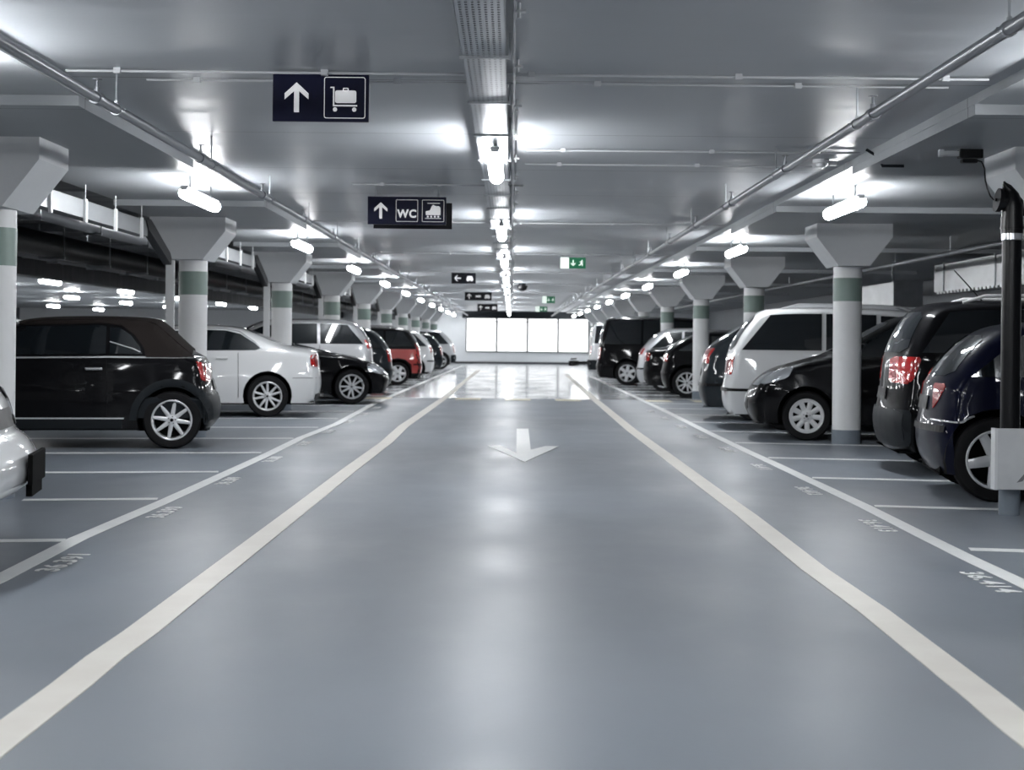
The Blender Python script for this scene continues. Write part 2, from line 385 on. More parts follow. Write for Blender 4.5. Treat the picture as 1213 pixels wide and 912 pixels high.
# ------------------------------------------------------------------ signs
def flat(bm, poly, y0, y1, mi=0): prism(bm, poly, y0, y1, lambda x, z, y: (x, y, z), mi)
def rect(x0, x1, z0, z1): return [(x0, z0), (x1, z0), (x1, z1), (x0, z1)]
def ringpts(cx, cz, w, h, r, n=5):
    p = []
    for (sx, sz, a0) in ((1, 1, 0), (-1, 1, 90), (-1, -1, 180), (1, -1, 270)):
        for k in range(n):
            a = math.radians(a0 + 90 * k / (n - 1)); p.append((cx + sx * (w / 2 - r) + r * math.cos(a), cz + sz * (h / 2 - r) + r * math.sin(a)))
    return p
def frame(bm, cx, cz, w, h, r, t, y0, y1):
    a = ringpts(cx, cz, w, h, r); b = ringpts(cx, cz, w - 2 * t, h - 2 * t, max(.002, r - t)); n = len(a)
    for k in range(n):
        j = (k + 1) % n
        flat(bm, [a[k], a[j], b[j], b[k]], y0, y1)
def disc(cx, cz, r, n=14): return [(cx + r * math.cos(2 * PI * k / n), cz + r * math.sin(2 * PI * k / n)) for k in range(n)]
def arrow_up(cx, cz, s, t=.2):   # open-headed arrow in a cell of height s
    return [[(cx - .085 * s, cz - .5 * s), (cx + .085 * s, cz - .5 * s), (cx + .085 * s, cz + .36 * s), (cx, cz + .48 * s), (cx - .085 * s, cz + .36 * s)],
            [(cx, cz + .5 * s), (cx, cz + .28 * s), (cx - .40 * s, cz - .07 * s), (cx - .40 * s, cz + .13 * s)],
            [(cx, cz + .5 * s), (cx + .40 * s, cz + .13 * s), (cx + .40 * s, cz - .07 * s), (cx, cz + .28 * s)]]
def rot(polys, c, a):
    ca, sa = math.cos(a), math.sin(a)
    return [[(c[0] + (x - c[0]) * ca - (z - c[1]) * sa, c[1] + (x - c[0]) * sa + (z - c[1]) * ca) for x, z in p] for p in polys]
def text_mesh(s, size, m, name, parent=None, ext=.001, sx=1, bold=0):
    cu = bpy.data.curves.new(name, 'FONT'); cu.body = s; cu.size = size; cu.extrude = ext; cu.align_x = 'CENTER'; cu.align_y = 'CENTER'; cu.offset = bold; cu.resolution_u = 3; cu.space_character = 1.12
    to = bpy.data.objects.new('tmp', cu); C.objects.link(to)
    bpy.context.view_layer.update()
    me = bpy.data.meshes.new_from_object(to.evaluated_get(bpy.context.evaluated_depsgraph_get()))
    bpy.data.objects.remove(to); bpy.data.curves.remove(cu)
    me.name = name; me.materials.clear(); me.materials.append(m)
    if sx != 1: me.transform(Matrix.Diagonal((sx, 1, 1, 1)))
    o = bpy.data.objects.new(name, me); C.objects.link(o); o.parent = parent
    return o
def sign(px0, px1, py0, py1, d, label, cells, face, group='hanging signs over the aisle', ztop=None):
    w = (px1 - px0) * d / FP; h = (py1 - py0) * d / FP
    pcx, pcy = (px0 + px1) / 2, (py0 + py1) / 2
    X = (pcx - VX) * d / FP; Z = CAMH + (VY - (pcy - ROLL * (pcx - VX))) * d / FP
    t = empty('hanging_sign', (X, d, Z), label, 'sign', group)
    bm = nb(); box(bm, -w / 2, w / 2, 0, .03, -h / 2, h / 2, bev=.003); finish(bm, 'panel', M[face], t)
    bm = nb()
    for s in (-.4, .4):
        x = s * w
        top = max(ZC - Z, h / 2 + .02)
        tube(bm, [(x, .015, h / 2), (x, .015, top)], .004, 6)
        tube(bm, [(x + .012 * math.cos(a), .01, h / 2 + .02 + .014 * math.sin(a)) for a in [2 * PI * k / 8 for k in range(9)]], .003, 5, False)
    finish(bm, 'hook', M['galv'], t)
    n = len(cells); cw = w / n
    for i, c in enumerate(cells):
        cx = -w / 2 + cw * (i + .5); s = min(cw, h)
        bm = nb(); y0, y1 = -.003, -.0005
        if c == 'up' or c == 'left':
            ps = arrow_up(cx, 0, s * .62)
            if c == 'left': ps = rot(ps, (cx, 0), PI / 2)
            for j, p in enumerate(ps): flat(bm, p, y0 - .0003 * j, y1)
            finish(bm, 'arrow', M['signw'], t)
        elif c == 'down':
            for j, p in enumerate(rot(arrow_up(cx, 0, s * .7), (cx, 0), PI)): flat(bm, p, y0 - .0003 * j, y1)
            finish(bm, 'arrow', M['signlit'], t)
        elif c == 'trolley':
            frame(bm, cx, 0, s * .86, s * .86, s * .05, s * .014, y0, y1); finish(bm, 'border', M['signw'], t); bm = nb()
            flat(bm, ringpts(cx + .02 * s, .02 * s, .44 * s, .26 * s, .04 * s), y0, y1)
            frame(bm, cx + .02 * s, .17 * s, .12 * s, .07 * s, .02 * s, .02 * s, y0, y1)
            flat(bm, rect(cx - .245 * s, cx - .215 * s, -.16 * s, .2 * s), y0, y1)
            flat(bm, rect(cx - .30 * s, cx - .215 * s, .2 * s, .225 * s), y0, y1)
            flat(bm, rect(cx - .245 * s, cx + .26 * s, -.18 * s, -.15 * s), y0, y1)
            flat(bm, disc(cx - .2 * s, -.245 * s, .045 * s), y0, y1); flat(bm, disc(cx + .2 * s, -.245 * s, .045 * s), y0, y1)
            finish(bm, 'luggage_trolley_symbol', M['signw'], t)
        elif c == 'wc':
            frame(bm, cx, 0, s * .84, s * .84, s * .04, s * .014, y0, y1); finish(bm, 'border', M['signw'], t)
            o = text_mesh('WC', s * .42, M['signw'], 'lettering', t, .001, .95, .004); o.rotation_euler = (PI / 2, 0, 0); o.location = (cx, -.002, -.13 * s)
        elif c == 'train':
            frame(bm, cx, 0, s * .84, s * .84, s * .04, s * .014, y0, y1); finish(bm, 'border', M['signw'], t); bm = nb()
            flat(bm, [(cx - .28 * s, -.16 * s), (cx + .28 * s, -.16 * s), (cx + .28 * s, .12 * s), (cx + .22 * s, .18 * s), (cx + .1 * s, .18 * s), (cx, .24 * s), (cx - .06 * s, .16 * s), (cx - .12 * s, .02 * s), (cx - .28 * s, -.02 * s)], y0, y1)
            for q in (-.2, -.07, .07, .2): flat(bm, disc(cx + q * s, -.22 * s, .04 * s), y0, y1)
            flat(bm, rect(cx - .3 * s, cx + .3 * s, -.30 * s, -.28 * s), y0, y1); flat(bm, rect(cx - .22 * s, cx + .26 * s, .28 * s, .30 * s), y0, y1)
            finish(bm, 'train_symbol', M['signw'], t)
        elif c == 'car':
            flat(bm, ringpts(cx, .04 * s, .5 * s, .3 * s, .1 * s), y0, y1); flat(bm, rect(cx - .3 * s, cx + .3 * s, -.2 * s, -.0 * s), y0 - .0004, y1)
            for q in (-.18, .18): flat(bm, disc(cx + q * s, -.22 * s, .06 * s), y0, y1)
            finish(bm, 'symbol', M['signw'], t)
        elif c == 'bar':
            flat(bm, rect(cx - .3 * s, cx + .3 * s, -.1 * s, .1 * s), y0, y1); finish(bm, 'symbol', M['signw'], t)
        elif c == 'blank':
            flat(bm, rect(cx - cw / 2, cx + cw / 2, -h / 2, h / 2), y0, y1); finish(bm, 'white_field', M['signlit'], t)
        elif c == 'run':
            def L(x0, z0, x1, z1, tt):
                dx, dz = x1 - x0, z1 - z0; l = math.hypot(dx, dz); nx, nz = -dz / l * tt * s / 2 / s, dx / l * tt * s / 2 / s
                return [(cx + (x0 + nx) * s, (z0 + nz) * s), (cx + (x1 + nx) * s, (z1 + nz) * s), (cx + (x1 - nx) * s, (z1 - nz) * s), (cx + (x0 - nx) * s, (z0 - nz) * s)]
            flat(bm, disc(cx + .06 * s, .32 * s, .07 * s), y0, y1)
            for j, q in enumerate(((.03, .24, -.06, -.04, .15), (-.06, -.04, .12, -.14, .1), (.12, -.14, .06, -.36, .09), (-.06, -.04, -.14, -.22, .1), (-.14, -.22, -.34, -.24, .09), (.02, .2, .2, .06, .07), (0, .2, -.22, .14, .07))):
                flat(bm, L(*q), y0 - .0003 * j, y1)
            finish(bm, 'running_figure_symbol', M['signlit'], t)
    return t
sign(320, 434, 87, 144, 9.1, 'navy hanging sign with up arrow and boxed luggage trolley symbol', ['up', 'trolley'], 'navy')
sign(434, 527, 233, 266, 15.6, 'navy hanging sign with up arrow, WC and a boxed train symbol', ['up', 'wc', 'train'], 'navy')
sign(441, 534, 240, 271, 16.9, 'black sign mostly hidden behind the toilet sign', ['bar'], 'blacksign')
sign(534, 563, 323, 336, 34, 'small dark sign with an arrow pointing left', ['left', 'car'], 'blacksign')
sign(550, 582, 346, 356, 47, 'dark sign with up arrow, lower of the far hanging signs', ['up', 'bar', 'car'], 'blacksign')
sign(565, 589, 360, 369, 60, 'dark sign hanging lowest, just above the bright end wall', ['up', 'bar', 'car'], 'blacksign')
sign(663, 693, 305, 318, 28, 'green emergency exit sign with down arrow and running figure', ['blank', 'down', 'run'], 'green', 'green exit signs')
sign(642, 657, 351, 359, 51, 'small green exit sign beyond the larger one', ['blank', 'down', 'run'], 'green', 'green exit signs')
sign(634, 648, 363, 369, 66, 'faint green exit sign nearest the end wall', ['blank', 'down', 'run'], 'green', 'green exit signs')

# ------------------------------------------------------------------ floor markings
def ribbon(name, pts, wd, m, label, group, z=.003):
    bm = nb(); P = [Vector((x, y, 0)) for x, y in pts]; L = []
    for i, p in enumerate(P):
        t = (P[min(i + 1, len(P) - 1)] - P[max(i - 1, 0)]).normalized(); n = Vector((-t.y, t.x, 0)) * wd / 2
        L.append([bm.verts.new(p + n + Vector((0, 0, zz))) for zz in (.0005, z)] + [bm.verts.new(p - n + Vector((0, 0, zz))) for zz in (z, .0005)])
    for a, b in zip(L, L[1:]):
        for k in range(4): bm.faces.new((a[k], a[(k + 1) % 4], b[(k + 1) % 4], b[k]))
    bm.faces.new(L[0]); bm.faces.new(L[-1])
    return tag(finish(bm, name, m), label, 'floor marking', group)
def px(l): return [fpt(*p) for p in l]
LI = px([(568, 438), (527, 471.5), (479, 505), (459, 524), (415, 557), (350, 608.5), (266, 674), (170, 749), (128, 779), (88, 812), (0, 879)])
LO = px([(548.5, 433), (479, 462.5), (440, 480), (400, 502), (358, 518.6), (319, 538), (280, 556), (196, 594.5), (95, 638), (0, 687)])
RI = px([(671, 443), (703, 471.5), (749, 509.5), (795, 543), (841, 577.5), (887, 611), (968, 675), (1037, 723), (1105.5, 776), (1174, 829.5), (1213, 862)])
RO = px([(698, 445), (756, 471.5), (795, 490), (841, 513), (887, 535), (920, 550), (1026.5, 600), (1088, 631), (1146.5, 660), (1213, 691)])
for l in (LI, LO, RI, RO): l.append((l[-1][0], 2.0)); l.append((l[-1][0], -6.0))
ribbon('painted_line', LI, .145, M['paint_c'], 'broad cream floor line, inner of the two on the black soft-top car side', 'long aisle lines', .004)
ribbon('painted_line', RI, .145, M['paint_c'], 'broad cream floor line, inner of the two on the white minivan side', 'long aisle lines', .004)
ribbon('painted_line', LO, .11, M['paint_w'], 'white line where the bays meet the aisle on the side of the white saloon', 'long aisle lines', .0035)
ribbon('painted_line', RO, .11, M['paint_w'], 'white line where the bays meet the aisle on the side of the scuffed white board', 'long aisle lines', .0035)
BAY = [9.2 + 2.41 * k for k in range(-3, 30)]
for k, y in enumerate(BAY):
    if y > 78: break
    kk = k - 3
    lx = -3.57 if kk == 1 else -7.9
    rx = 3.6 if kk == 1 else 7.9
    nm = ['under the white bumper', 'nearest whole line on the left floor', 'beyond the first short line', 'in front of the black soft-top car', 'under the black soft-top car']
    if kk >= 0:
        dl = 'white bay divider line on the left, ' + (nm[kk] if kk < 5 else '%s beyond the black soft-top car' % (ordn[kk - 5] if kk < 17 else 'far'))
        dr = 'white bay divider line on the right, ' + (['beside number 36.414', 'ending short of the black drainpipe', 'running under the dark blue car', 'running under the black SUV', 'in front of the black compact car'][kk] if kk < 5 else '%s beyond the black compact car' % (ordn[kk - 5] if kk < 17 else 'far'))
    else: dl = 'bay divider line behind the viewpoint on the left'; dr = 'bay divider line behind the viewpoint on the right'
    w_ = .13
    ribbon('bay_line', [(lx, y - .17 * (abs(lx) - 2.6)), (-2.62, y)], w_, M['paint_w'], dl, 'bay divider lines')
    ribbon('bay_line', [(2.71, y), (rx, y - .17 * (rx - 2.74))], w_, M['paint_w'], dr, 'bay divider lines')
# bay numbers
for i in range(9):
    y = 7.93 + 2.41 * i
    o = text_mesh('36.%d' % (414 - i), .165, M['paint_w'], 'bay_number', None, .0012, 1.38, .0042)
    o.location = (2.43, y, .003); o.rotation_euler = (0, 0, -PI / 2)
    tag(o, 'white bay number 36.%d painted on the floor' % (414 - i), 'floor number', 'painted bay numbers')
    y = 8.3 + 2.41 * i
    o = text_mesh('36.%d' % (391 - i), .165, M['paint_w'], 'bay_number', None, .0012, 1.38, .0042)
    o.location = (-2.36, y, .003); o.rotation_euler = (0, 0, PI / 2)
    tag(o, 'white bay number 36.%d painted on the floor' % (391 - i), 'floor number', 'painted bay numbers')
# arrow on the floor (points to the viewer)
ap = px([(613, 508), (627, 508), (630, 533), (648, 528.5), (663, 529), (623, 547.5), (579, 528.5), (594, 528), (613, 537)])
bm = nb(); prism(bm, ap, .0005, .0045); tag(finish(bm, 'floor_arrow', M['paint_w']), 'white arrow painted mid-aisle pointing towards the viewer', 'floor marking')
for i, cx in enumerate((-2.72, -.88, .14, 1.17, 3.02, 4.0)):
    bm = nb(); box(bm, cx - .26, cx + .26, 31.6, 32.55, .0005, .004)
    tag(finish(bm, 'floor_block', M['paint_y']), ['cream floor block under the nose of the black coupe', 'cream block left of the middle one where the floor changes', 'pale floor block in the middle of the aisle',
        'cream floor block beside the inner right line', 'cream floor block just outside the right bay line', 'outermost cream floor block near the dark hatchback'][i], 'floor marking', 'cream blocks across the aisle')

# ------------------------------------------------------------------ cable trays with posts by the left columns
for k in range(-1, 8):
    yc = 11.6 + 7.3 * k
    lab = {-1: 'hanging metal tray over the left bays behind the viewpoint', 0: 'steel cable tray hanging beyond the edge column, bending to a post behind the soft-top car',
           1: 'steel cable tray bending to a pale post between the white saloon and the soft-top car'}.get(k, 'steel cable tray dropping to a pale post, %s beyond the one at the white saloon' % ordn[max(0, k - 2)])
    t = empty('cable_tray_drop', (-4.05, yc, 0), lab, 'cable tray', 'side cable trays with posts')
    bm = nb(); box(bm, -.006, .006, .5, 5.7, 2.32, 2.49); box(bm, -.12, -.006, .5, 5.7, 2.32, 2.326); finish(bm, 'tray_side', M['tray'], t)
    for j in range(5):
        y = .9 + 1.12 * j
        bm = nb(); box(bm, .006, .03, y - .03, y + .03, 2.28, 2.5); tube(bm, [(.015, y, 2.5), (.015, y, ZD)], .006, 6); finish(bm, 'bracket', M['whitep'], t)
    bm = nb(); prism(bm, [(5.6, 2.49), (5.8, 2.52), (6.8, 2.2), (6.92, 2.1), (6.85, 2.06), (5.7, 2.40)], -.07, .02, lambda a, b, c: (c, a, b)); finish(bm, 'bend', M['blackp'], t)
    bm = nb(); box(bm, -.05, .05, 6.87, 6.93, 0, 2.12)
    for j in range(14): box(bm, -.04, .04, 6.862, 6.87, .1 + .14 * j, .19 + .14 * j)
    finish(bm, 'post', M['whitep'], t)
# dark ducts and pipes hung under the dark ceiling, left
for i, (x, z, r, lab) in enumerate(((-5.0, 2.52, .09, 'thin dark pipe run nearest the cable trays in the dim bays'), (-6.2, 2.42, .16, 'thick dark duct run high over the parked cars on the left'), (-7.6, 2.5, .07, 'slim dark pipe run over the back of the left bays'))):
    t = empty('dark_pipe', (x, 0, z), lab, 'pipe', 'dark pipes over the left bays')
    bm = nb(); tube(bm, [(0, Y0 + .2, 0), (0, Y1 - .3, 0)], r, 12); finish(bm, 'pipe_run', M['trim'] if i == 1 else M['pipe'], t, True)
    y = 9
    while y < 70:
        bm = nb(); box(bm, -r - .02, r + .02, y - .02, y + .02, -r - .02, -r + .01); tube(bm, [(-r - .01, y, -r), (-r - .01, y, ZS - z + .02)], .008, 6); tube(bm, [(r + .01, y, -r), (r + .01, y, ZS - z + .02)], .008, 6)
        finish(bm, 'hanger', M['galv'], t); y += 2.4
for k in range(14):
    y = 14 + 2.4 * k
    bm = nb(); box(bm, -8.9, -4.5, y - .05, y + .05, 2.62, 2.73)
    tag(finish(bm, 'ceiling_joist', M['galv']), 'dull steel cross rail under the dark ceiling over the left bays', 'cross rail', 'cross rails under the dark ceiling')
bm = nb(); box(bm, -9.2, -8.9, Y0 + .05, Y1 - .05, 2.32, ZS + .03); struct('trim_2', bm, M['ceil_d'])
# right side ducts
t = empty('ventilation_duct', (7.0, 22, 0), 'large sheet metal ventilation duct with slotted lower edge above the dark cars', 'duct')
bm = nb(); box(bm, 0, .6, -8, 3.9, 2.08, 2.52); finish(bm, 'duct_body', M['duct'], t)
bm = nb()
for j in range(60): box(bm, -.012, .0, -7.9 + .195 * j, -7.8 + .195 * j, 2.04, 2.08)
finish(bm, 'slotted_edge', M['duct'], t)
bm = nb()
for j in range(5): box(bm, -.02, .62, -7.5 + 2.7 * j, -7.46 + 2.7 * j, 2.07, 2.54)
finish(bm, 'flange', M['galv'], t)
t = empty('ventilation_duct', (7.0, 30.1, 0), 'short square ventilation duct seen past the full-height white column', 'duct')
bm = nb(); box(bm, 0, .5, -1.5, 1.5, 1.92, 2.36, bev=.01); finish(bm, 'duct_body', M['duct'], t)
bm = nb(); box(bm, -.02, .52, -1.52, -1.46, 1.90, 2.38); finish(bm, 'flange', M['galv'], t)
bm = nb(); box(bm, -.02, .52, 1.46, 1.52, 1.90, 2.38); finish(bm, 'flange', M['galv'], t)
bm = nb(); box(bm, .2, .24, -.5, -.46, 2.36, ZS); finish(bm, 'hanger', M['galv'], t)
t = empty('side_pipe', (6.0, 0, 2.46), 'grey pipe hanging on thin rods above the dark cars', 'pipe')
bm = nb(); tube(bm, [(0, 6, 0), (0, 60, 0)], .035, 12); finish(bm, 'pipe_run', M['pipe'], t, True)
for j in range(12):
    bm = nb(); tube(bm, [(0, 9 + 3.1 * j, 0), (0, 9 + 3.1 * j, ZS - 2.46)], .007, 6); lathe(bm, [(.042, 8.98 + 3.1 * j), (.042, 9.02 + 3.1 * j)], 12, 'Y'); finish(bm, 'hanger', M['galv'], t)

# ------------------------------------------------------------------ drainpipe, valve, junction box, board near the right column
t = empty('drainpipe', (3.555, 11.12, 0), 'black drainpipe with silver clamp rising beside the scuffed white board', 'pipe')
bm = nb(); tube(bm, [(0, 0, .12), (0, 0, 1.95)], .068, 24); finish(bm, 'pipe_run', M['blackp'], t, True)
bm = nb(); tube(bm, [(0, 0, 0), (0, 0, .19)], .074, 24); finish(bm, 'foot', M['foot'], t, True)
bm = nb(); tube(bm, [(0, 0, 1.955), (0, 0, 2.01)], .075, 24); finish(bm, 'clamp', M['chrome'], t, True)
bm = nb(); tube(bm, [(0, 0, 2.0), (0, 0, 2.02), (0, 0, 2.12)], .078, 24); tube(bm, [(0, 0, 2.03), (0, 0, 2.05)], .083, 24)
tube(bm, [(0, 0, 2.1), (0, 0, 2.2), (-.015, 0, 2.27), (-.04, 0, 2.33), (-.06, 0, 2.36)], [.074, .074, .062, .035, .012], 20); tube(bm, [(-.01, 0, 2.30), (.03, 0, 2.22), (.06, 0, 2.12)], [.03, .05, .03], 16); finish(bm, 'elbow', M['blackp'], t, True)
bm = nb(); tube(bm, [(-.02, 0, 2.22), (-.07, -.01, 2.235)], .05, 16); tube(bm, [(-.05, 0, 2.23), (-.075, 0, 2.235)], .07, 20); tube(bm, [(-.08, 0, 2.235), (-.11, 0, 2.24)], .085, 24); finish(bm, 'inspection_cap', M['blackp'], t, True)
bm = nb(); tube(bm, [(-.11, 0, 2.24), (-.125, 0, 2.242)], .012, 10); tube(bm, [(-.02, -.02, 2.3), (-.06, -.03, 2.34), (-.07, -.03, 2.37)], [.03, .018, .006], 10); finish(bm, 'cap_lever', M['blackp'], t, True)
t = empty('junction_box', (3.30, 11.30, 2.585), 'black junction box with cable tail under the slab beside the capital', 'junction box')
bm = nb(); box(bm, -.08, .09, -.04, .04, -.03, .035, bev=.006); finish(bm, 'box_body', M['blackp'], t)
bm = nb(); box(bm, -.06, .05, -.04, .03, -.065, -.038, bev=.006); finish(bm, 'relay', M['blackp'], t)
bm = nb(); box(bm, -.20, -.08, -.02, .02, -.015, .02); box(bm, -.22, -.19, -.025, .025, -.02, .03); finish(bm, 'cable_gland', M['whitep'], t)
bm = nb(); tube(bm, [(.05, -.03, -.05), (.07, -.06, -.06), (.085, -.08, -.11), (.08, -.12, -.2), (.085, -.16, -.27), (.1, -.18, -.32), (.125, -.18, -.345)], .006, 6); finish(bm, 'cable', M['blackp'], t, True)
t = empty('guard_board', (3.88, 10.98, 0), 'scuffed white guard board low in front of the black drainpipe', 'board')
bm = nb(); box(bm, -.47, .6, 0, .02, .19, .62, bev=.003); finish(bm, 'panel', M['board'], t)
bm = nb(); box(bm, -.475, -.455, -.003, .09, .19, .62); finish(bm, 'edge_strip', M['whitep'], t)
bm = nb(); prism(bm, [(-.32, .24), (-.28, .25), (-.12, .42), (-.02, .55), (-.06, .54), (-.2, .38)], -.0015, 0.0, lambda x, z, y: (x, y, z))
prism(bm, [(-.25, .28), (-.24, .28), (0, .5), (0, .515)], -.0015, 0.0, lambda x, z, y: (x, y, z)); finish(bm, 'scuff_mark', M['scratch'], t)
bm = nb()
for a in (.55,): box(bm, a, a + .04, .02, .5, .19, .5)
box(bm, .3, .36, .02, .06, 0, .3); finish(bm, 'support', M['galv'], t)

# ------------------------------------------------------------------ cars
def chaikin(p, n=2):
    for _ in range(n):
        q = [p[0]]
        for a, b in zip(p, p[1:]):
            q.append((a[0] * .75 + b[0] * .25, a[1] * .75 + b[1] * .25)); q.append((a[0] * .25 + b[0] * .75, a[1] * .25 + b[1] * .75))
        q.append(p[-1]); p = q
    return p
def resample(p, s, closed=False):
    if closed: p = p + [p[0]]
    out = [p[0]]
    for a, b in zip(p, p[1:]):
        l = math.hypot(b[0] - a[0], b[1] - a[1]); n = max(1, int(math.ceil(l / s)))
        for k in range(1, n + 1): out.append((a[0] + (b[0] - a[0]) * k / n, a[1] + (b[1] - a[1]) * k / n))
    if closed: out.pop()
    return out
def dedup(p, e=.012):
    o = [p[0]]
    for q in p[1:]:
        if math.hypot(q[0] - o[-1][0], q[1] - o[-1][1]) > e: o.append(q)
    return o
def inside(p, x, y):
    c = False; j = len(p) - 1
    for i in range(len(p)):
        if (p[i][1] > y) != (p[j][1] > y) and x < (p[j][0] - p[i][0]) * (y - p[i][1]) / (p[j][1] - p[i][1]) + p[i][0]: c = not c
        j = i
    return c
def dist(p, x, y):
    best = 9
    n = len(p)
    for i in range(n):
        a, b = p[i], p[(i + 1) % n]; dx, dy = b[0] - a[0], b[1] - a[1]; l = dx * dx + dy * dy or 1e-9
        t = max(0, min(1, ((x - a[0]) * dx + (y - a[1]) * dy) / l)); best = min(best, math.hypot(x - a[0] - t * dx, y - a[1] - t * dy))
    return best
def fill2d(loop, s):
    pts = list(loop); x0 = min(p[0] for p in loop); x1 = max(p[0] for p in loop); z0 = min(p[1] for p in loop); z1 = max(p[1] for p in loop)
    nx = int((x1 - x0) / s) + 1; nz = int((z1 - z0) / s) + 1
    for i in range(1, nx + 1):
        for j in range(1, nz + 1):
            x, z = x0 + i * s + (j % 2) * s / 2, z0 + j * s
            if inside(loop, x, z) and dist(loop, x, z) > s * .45: pts.append((x, z))
    n = len(loop)
    r = delaunay_2d_cdt([Vector(p) for p in pts], [(i, (i + 1) % n) for i in range(n)], [], 1, 1e-5)
    return [tuple(v) for v in r[0]], r[2]

class Car:
    def __init__(s, name, label, top, L, W, wx, wr, paint, belt=.95, group=None, cat='car', zb=.2, tumble=.30, fine=1.0, endc=.12):
        s.L, s.W, s.belt, s.tumble, s.fine = L, W, belt, tumble, fine
        s.root = empty(name, (0, 0, 0), label, cat, group)
        s.wx, s.wr = wx, wr
        top = dedup(resample(chaikin(top, 2), .07 * fine)); s.top = top
        bot = [(min(L - .10, top[-1][0]), zb)]
        R = wr + .055
        for cx in (wx[1], wx[0]):
            a0 = math.asin(max(-1, min(1, (zb - wr) / R)))
            for k in range(15):
                a = a0 + (PI - 2 * a0) * k / 14; bot.append((cx + R * math.cos(a), wr + R * math.sin(a)))
        bot.append((.10, zb))
        sil = dedup(top + resample(bot, .12 * fine)); 
        n = len(sil); nt = len(top)
        us = [0, .25, .5, .68, .8, .88, .93, .965, .985, 1]
        bm = nb(); ribs = []; loop = []
        for i, p in enumerate(sil):
            a, b = sil[i - 1], sil[(i + 1) % n]; tx, tz = b[0] - a[0], b[1] - a[1]; l = math.hypot(tx, tz); nx, nz = tz / l, -tx / l   # inward normal (top runs rear->front)
            upper = i < nt
            z = p[1]
            if upper:
                c = endc * abs(nx) ** 1.5 + (.045 if z > belt else .03) * abs(nz); r = .055
                k = 1 if z > .5 else max(0, (z - zb) / (.5 - zb))
                ox, oz = nx * (c + r), nz * (c + r) * k
                u0 = .72
            else: ox, oz, u0, r, c = 0, .012 if i > nt + 1 else 0, .97, .012, 0; ox = 0
            ex, ez = p[0] + ox, p[1] + oz
            Y = s.side(ex, ez)
            rib = []
            for u in us:
                if upper:
                    q = 0 if u < u0 else (u - u0) / (1 - u0)
                    f = (c * u * u + r * (1 - math.sqrt(max(0, 1 - q * q)))) / (c + r)
                else: f = 0 if u < .97 else 1
                rib.append((p[0] + ox * f, u * Y, p[1] + oz * f))
            ribs.append(rib); loop.append((ex, ez))
        V = {}
        def vert(co):
            return bm.verts.new(co)
        for sg in (-1, 1):
            g = [[vert((x, sg * y, z)) for (x, y, z) in rib] for rib in ribs]
            for i in range(n):
                j = (i + 1) % n
                for k in range(len(us) - 1):
                    try: f = bm.faces.new((g[i][k], g[j][k], g[j][k + 1], g[i][k + 1]))
                    except ValueError: continue
                    f.material_index = 0 if i < nt - 1 else 1
            vs, fs = fill2d(loop, .11 * fine)
            gv = [vert((x, sg * s.side(x, z), z)) for x, z in vs]
            for f in fs:
                try: bm.faces.new([gv[q] for q in f])
                except ValueError: pass
        bmesh.ops.remove_doubles(bm, verts=bm.verts, dist=.0008)
        bmesh.ops.recalc_face_normals(bm, faces=bm.faces)
        s.bvh = BVHTree.FromBMesh(bm)
        s.body = finish(bm, 'body', [paint, M['well']], s.root, True)
        me = s.body.data
        for p in me.polygons: p.use_smooth = True
        try: me.set_sharp_from_angle(angle=math.radians(50))
        except Exception: pass
        s.loop = loop
        # inner guard closing the wheel tunnels
        for cx in wx:
            bm = nb(); box(bm, cx - R - .01, cx + R + .01, -W / 2 + .30, W / 2 - .30, zb - .02, wr + R - .02)
            finish(bm, 'underbody', M['well'], s.root)
    def side(s, x, z):
        t = abs(x - s.L / 2) / (s.L / 2); f = 1 - .09 * t ** 4
        y = s.W / 2 * f
        if z < .45: y -= (.45 - z) * .10
        elif z > .6: y -= (min(z, s.belt) - .6) * .08
        if z > s.belt: y -= (z - s.belt) * s.tumble
        return max(y, .1)
    def T(s, x):
        best = 0
        for a, b in zip(s.top, s.top[1:]):
            lo, hi = min(a[0], b[0]), max(a[0], b[0])
            if lo <= x <= hi and hi > lo: best = max(best, a[1] + (b[1] - a[1]) * (x - a[0]) / (b[0] - a[0]))
        return best
    def hit(s, ax, sg, u, v):
        o, d = {'side': ((u, sg * 5, v), (0, -sg, 0)), 'rear': ((-3, u, v), (1, 0, 0)), 'front': ((s.L + 3, u, v), (-1, 0, 0)), 'top': ((u, v, 4), (0, 0, -1))}[ax]
        h = s.bvh.ray_cast(Vector(o), Vector(d))
        if h[0] is None or (ax == 'rear' and h[0].x > 2.2) or (ax == 'front' and h[0].x < s.L - 2.2):
            q = {'side': (u, sg * s.side(u, v), v), 'rear': (.2, u, v), 'front': (s.L - .2, u, v), 'top': (u, v, 1.2)}[ax]
            h = s.bvh.find_nearest(Vector(q))
        nn = h[1]
        if nn.dot(Vector(d)) > 0: nn = -nn
        return h[0], nn
    def patch(s, name, ax, poly, m, off=.006, sides=(-1, 1), rnd=1, step=.07, parent=None, one=False, bm=None, depth=.02):
        outs = []
        if rnd:
            q = poly + [poly[0]]; pp = []
            for a, b in zip(q, q[1:]):
                pp += [(a[0] * .88 + b[0] * .12, a[1] * .88 + b[1] * .12), (a[0] * .12 + b[0] * .88, a[1] * .12 + b[1] * .88)]
            poly = pp
        lp = dedup(resample(poly, step * s.fine, True), .006)
        if math.hypot(lp[0][0] - lp[-1][0], lp[0][1] - lp[-1][1]) < .006: lp.pop()
        vs, fs = fill2d(lp, step * s.fine)
        own = bm is None; 
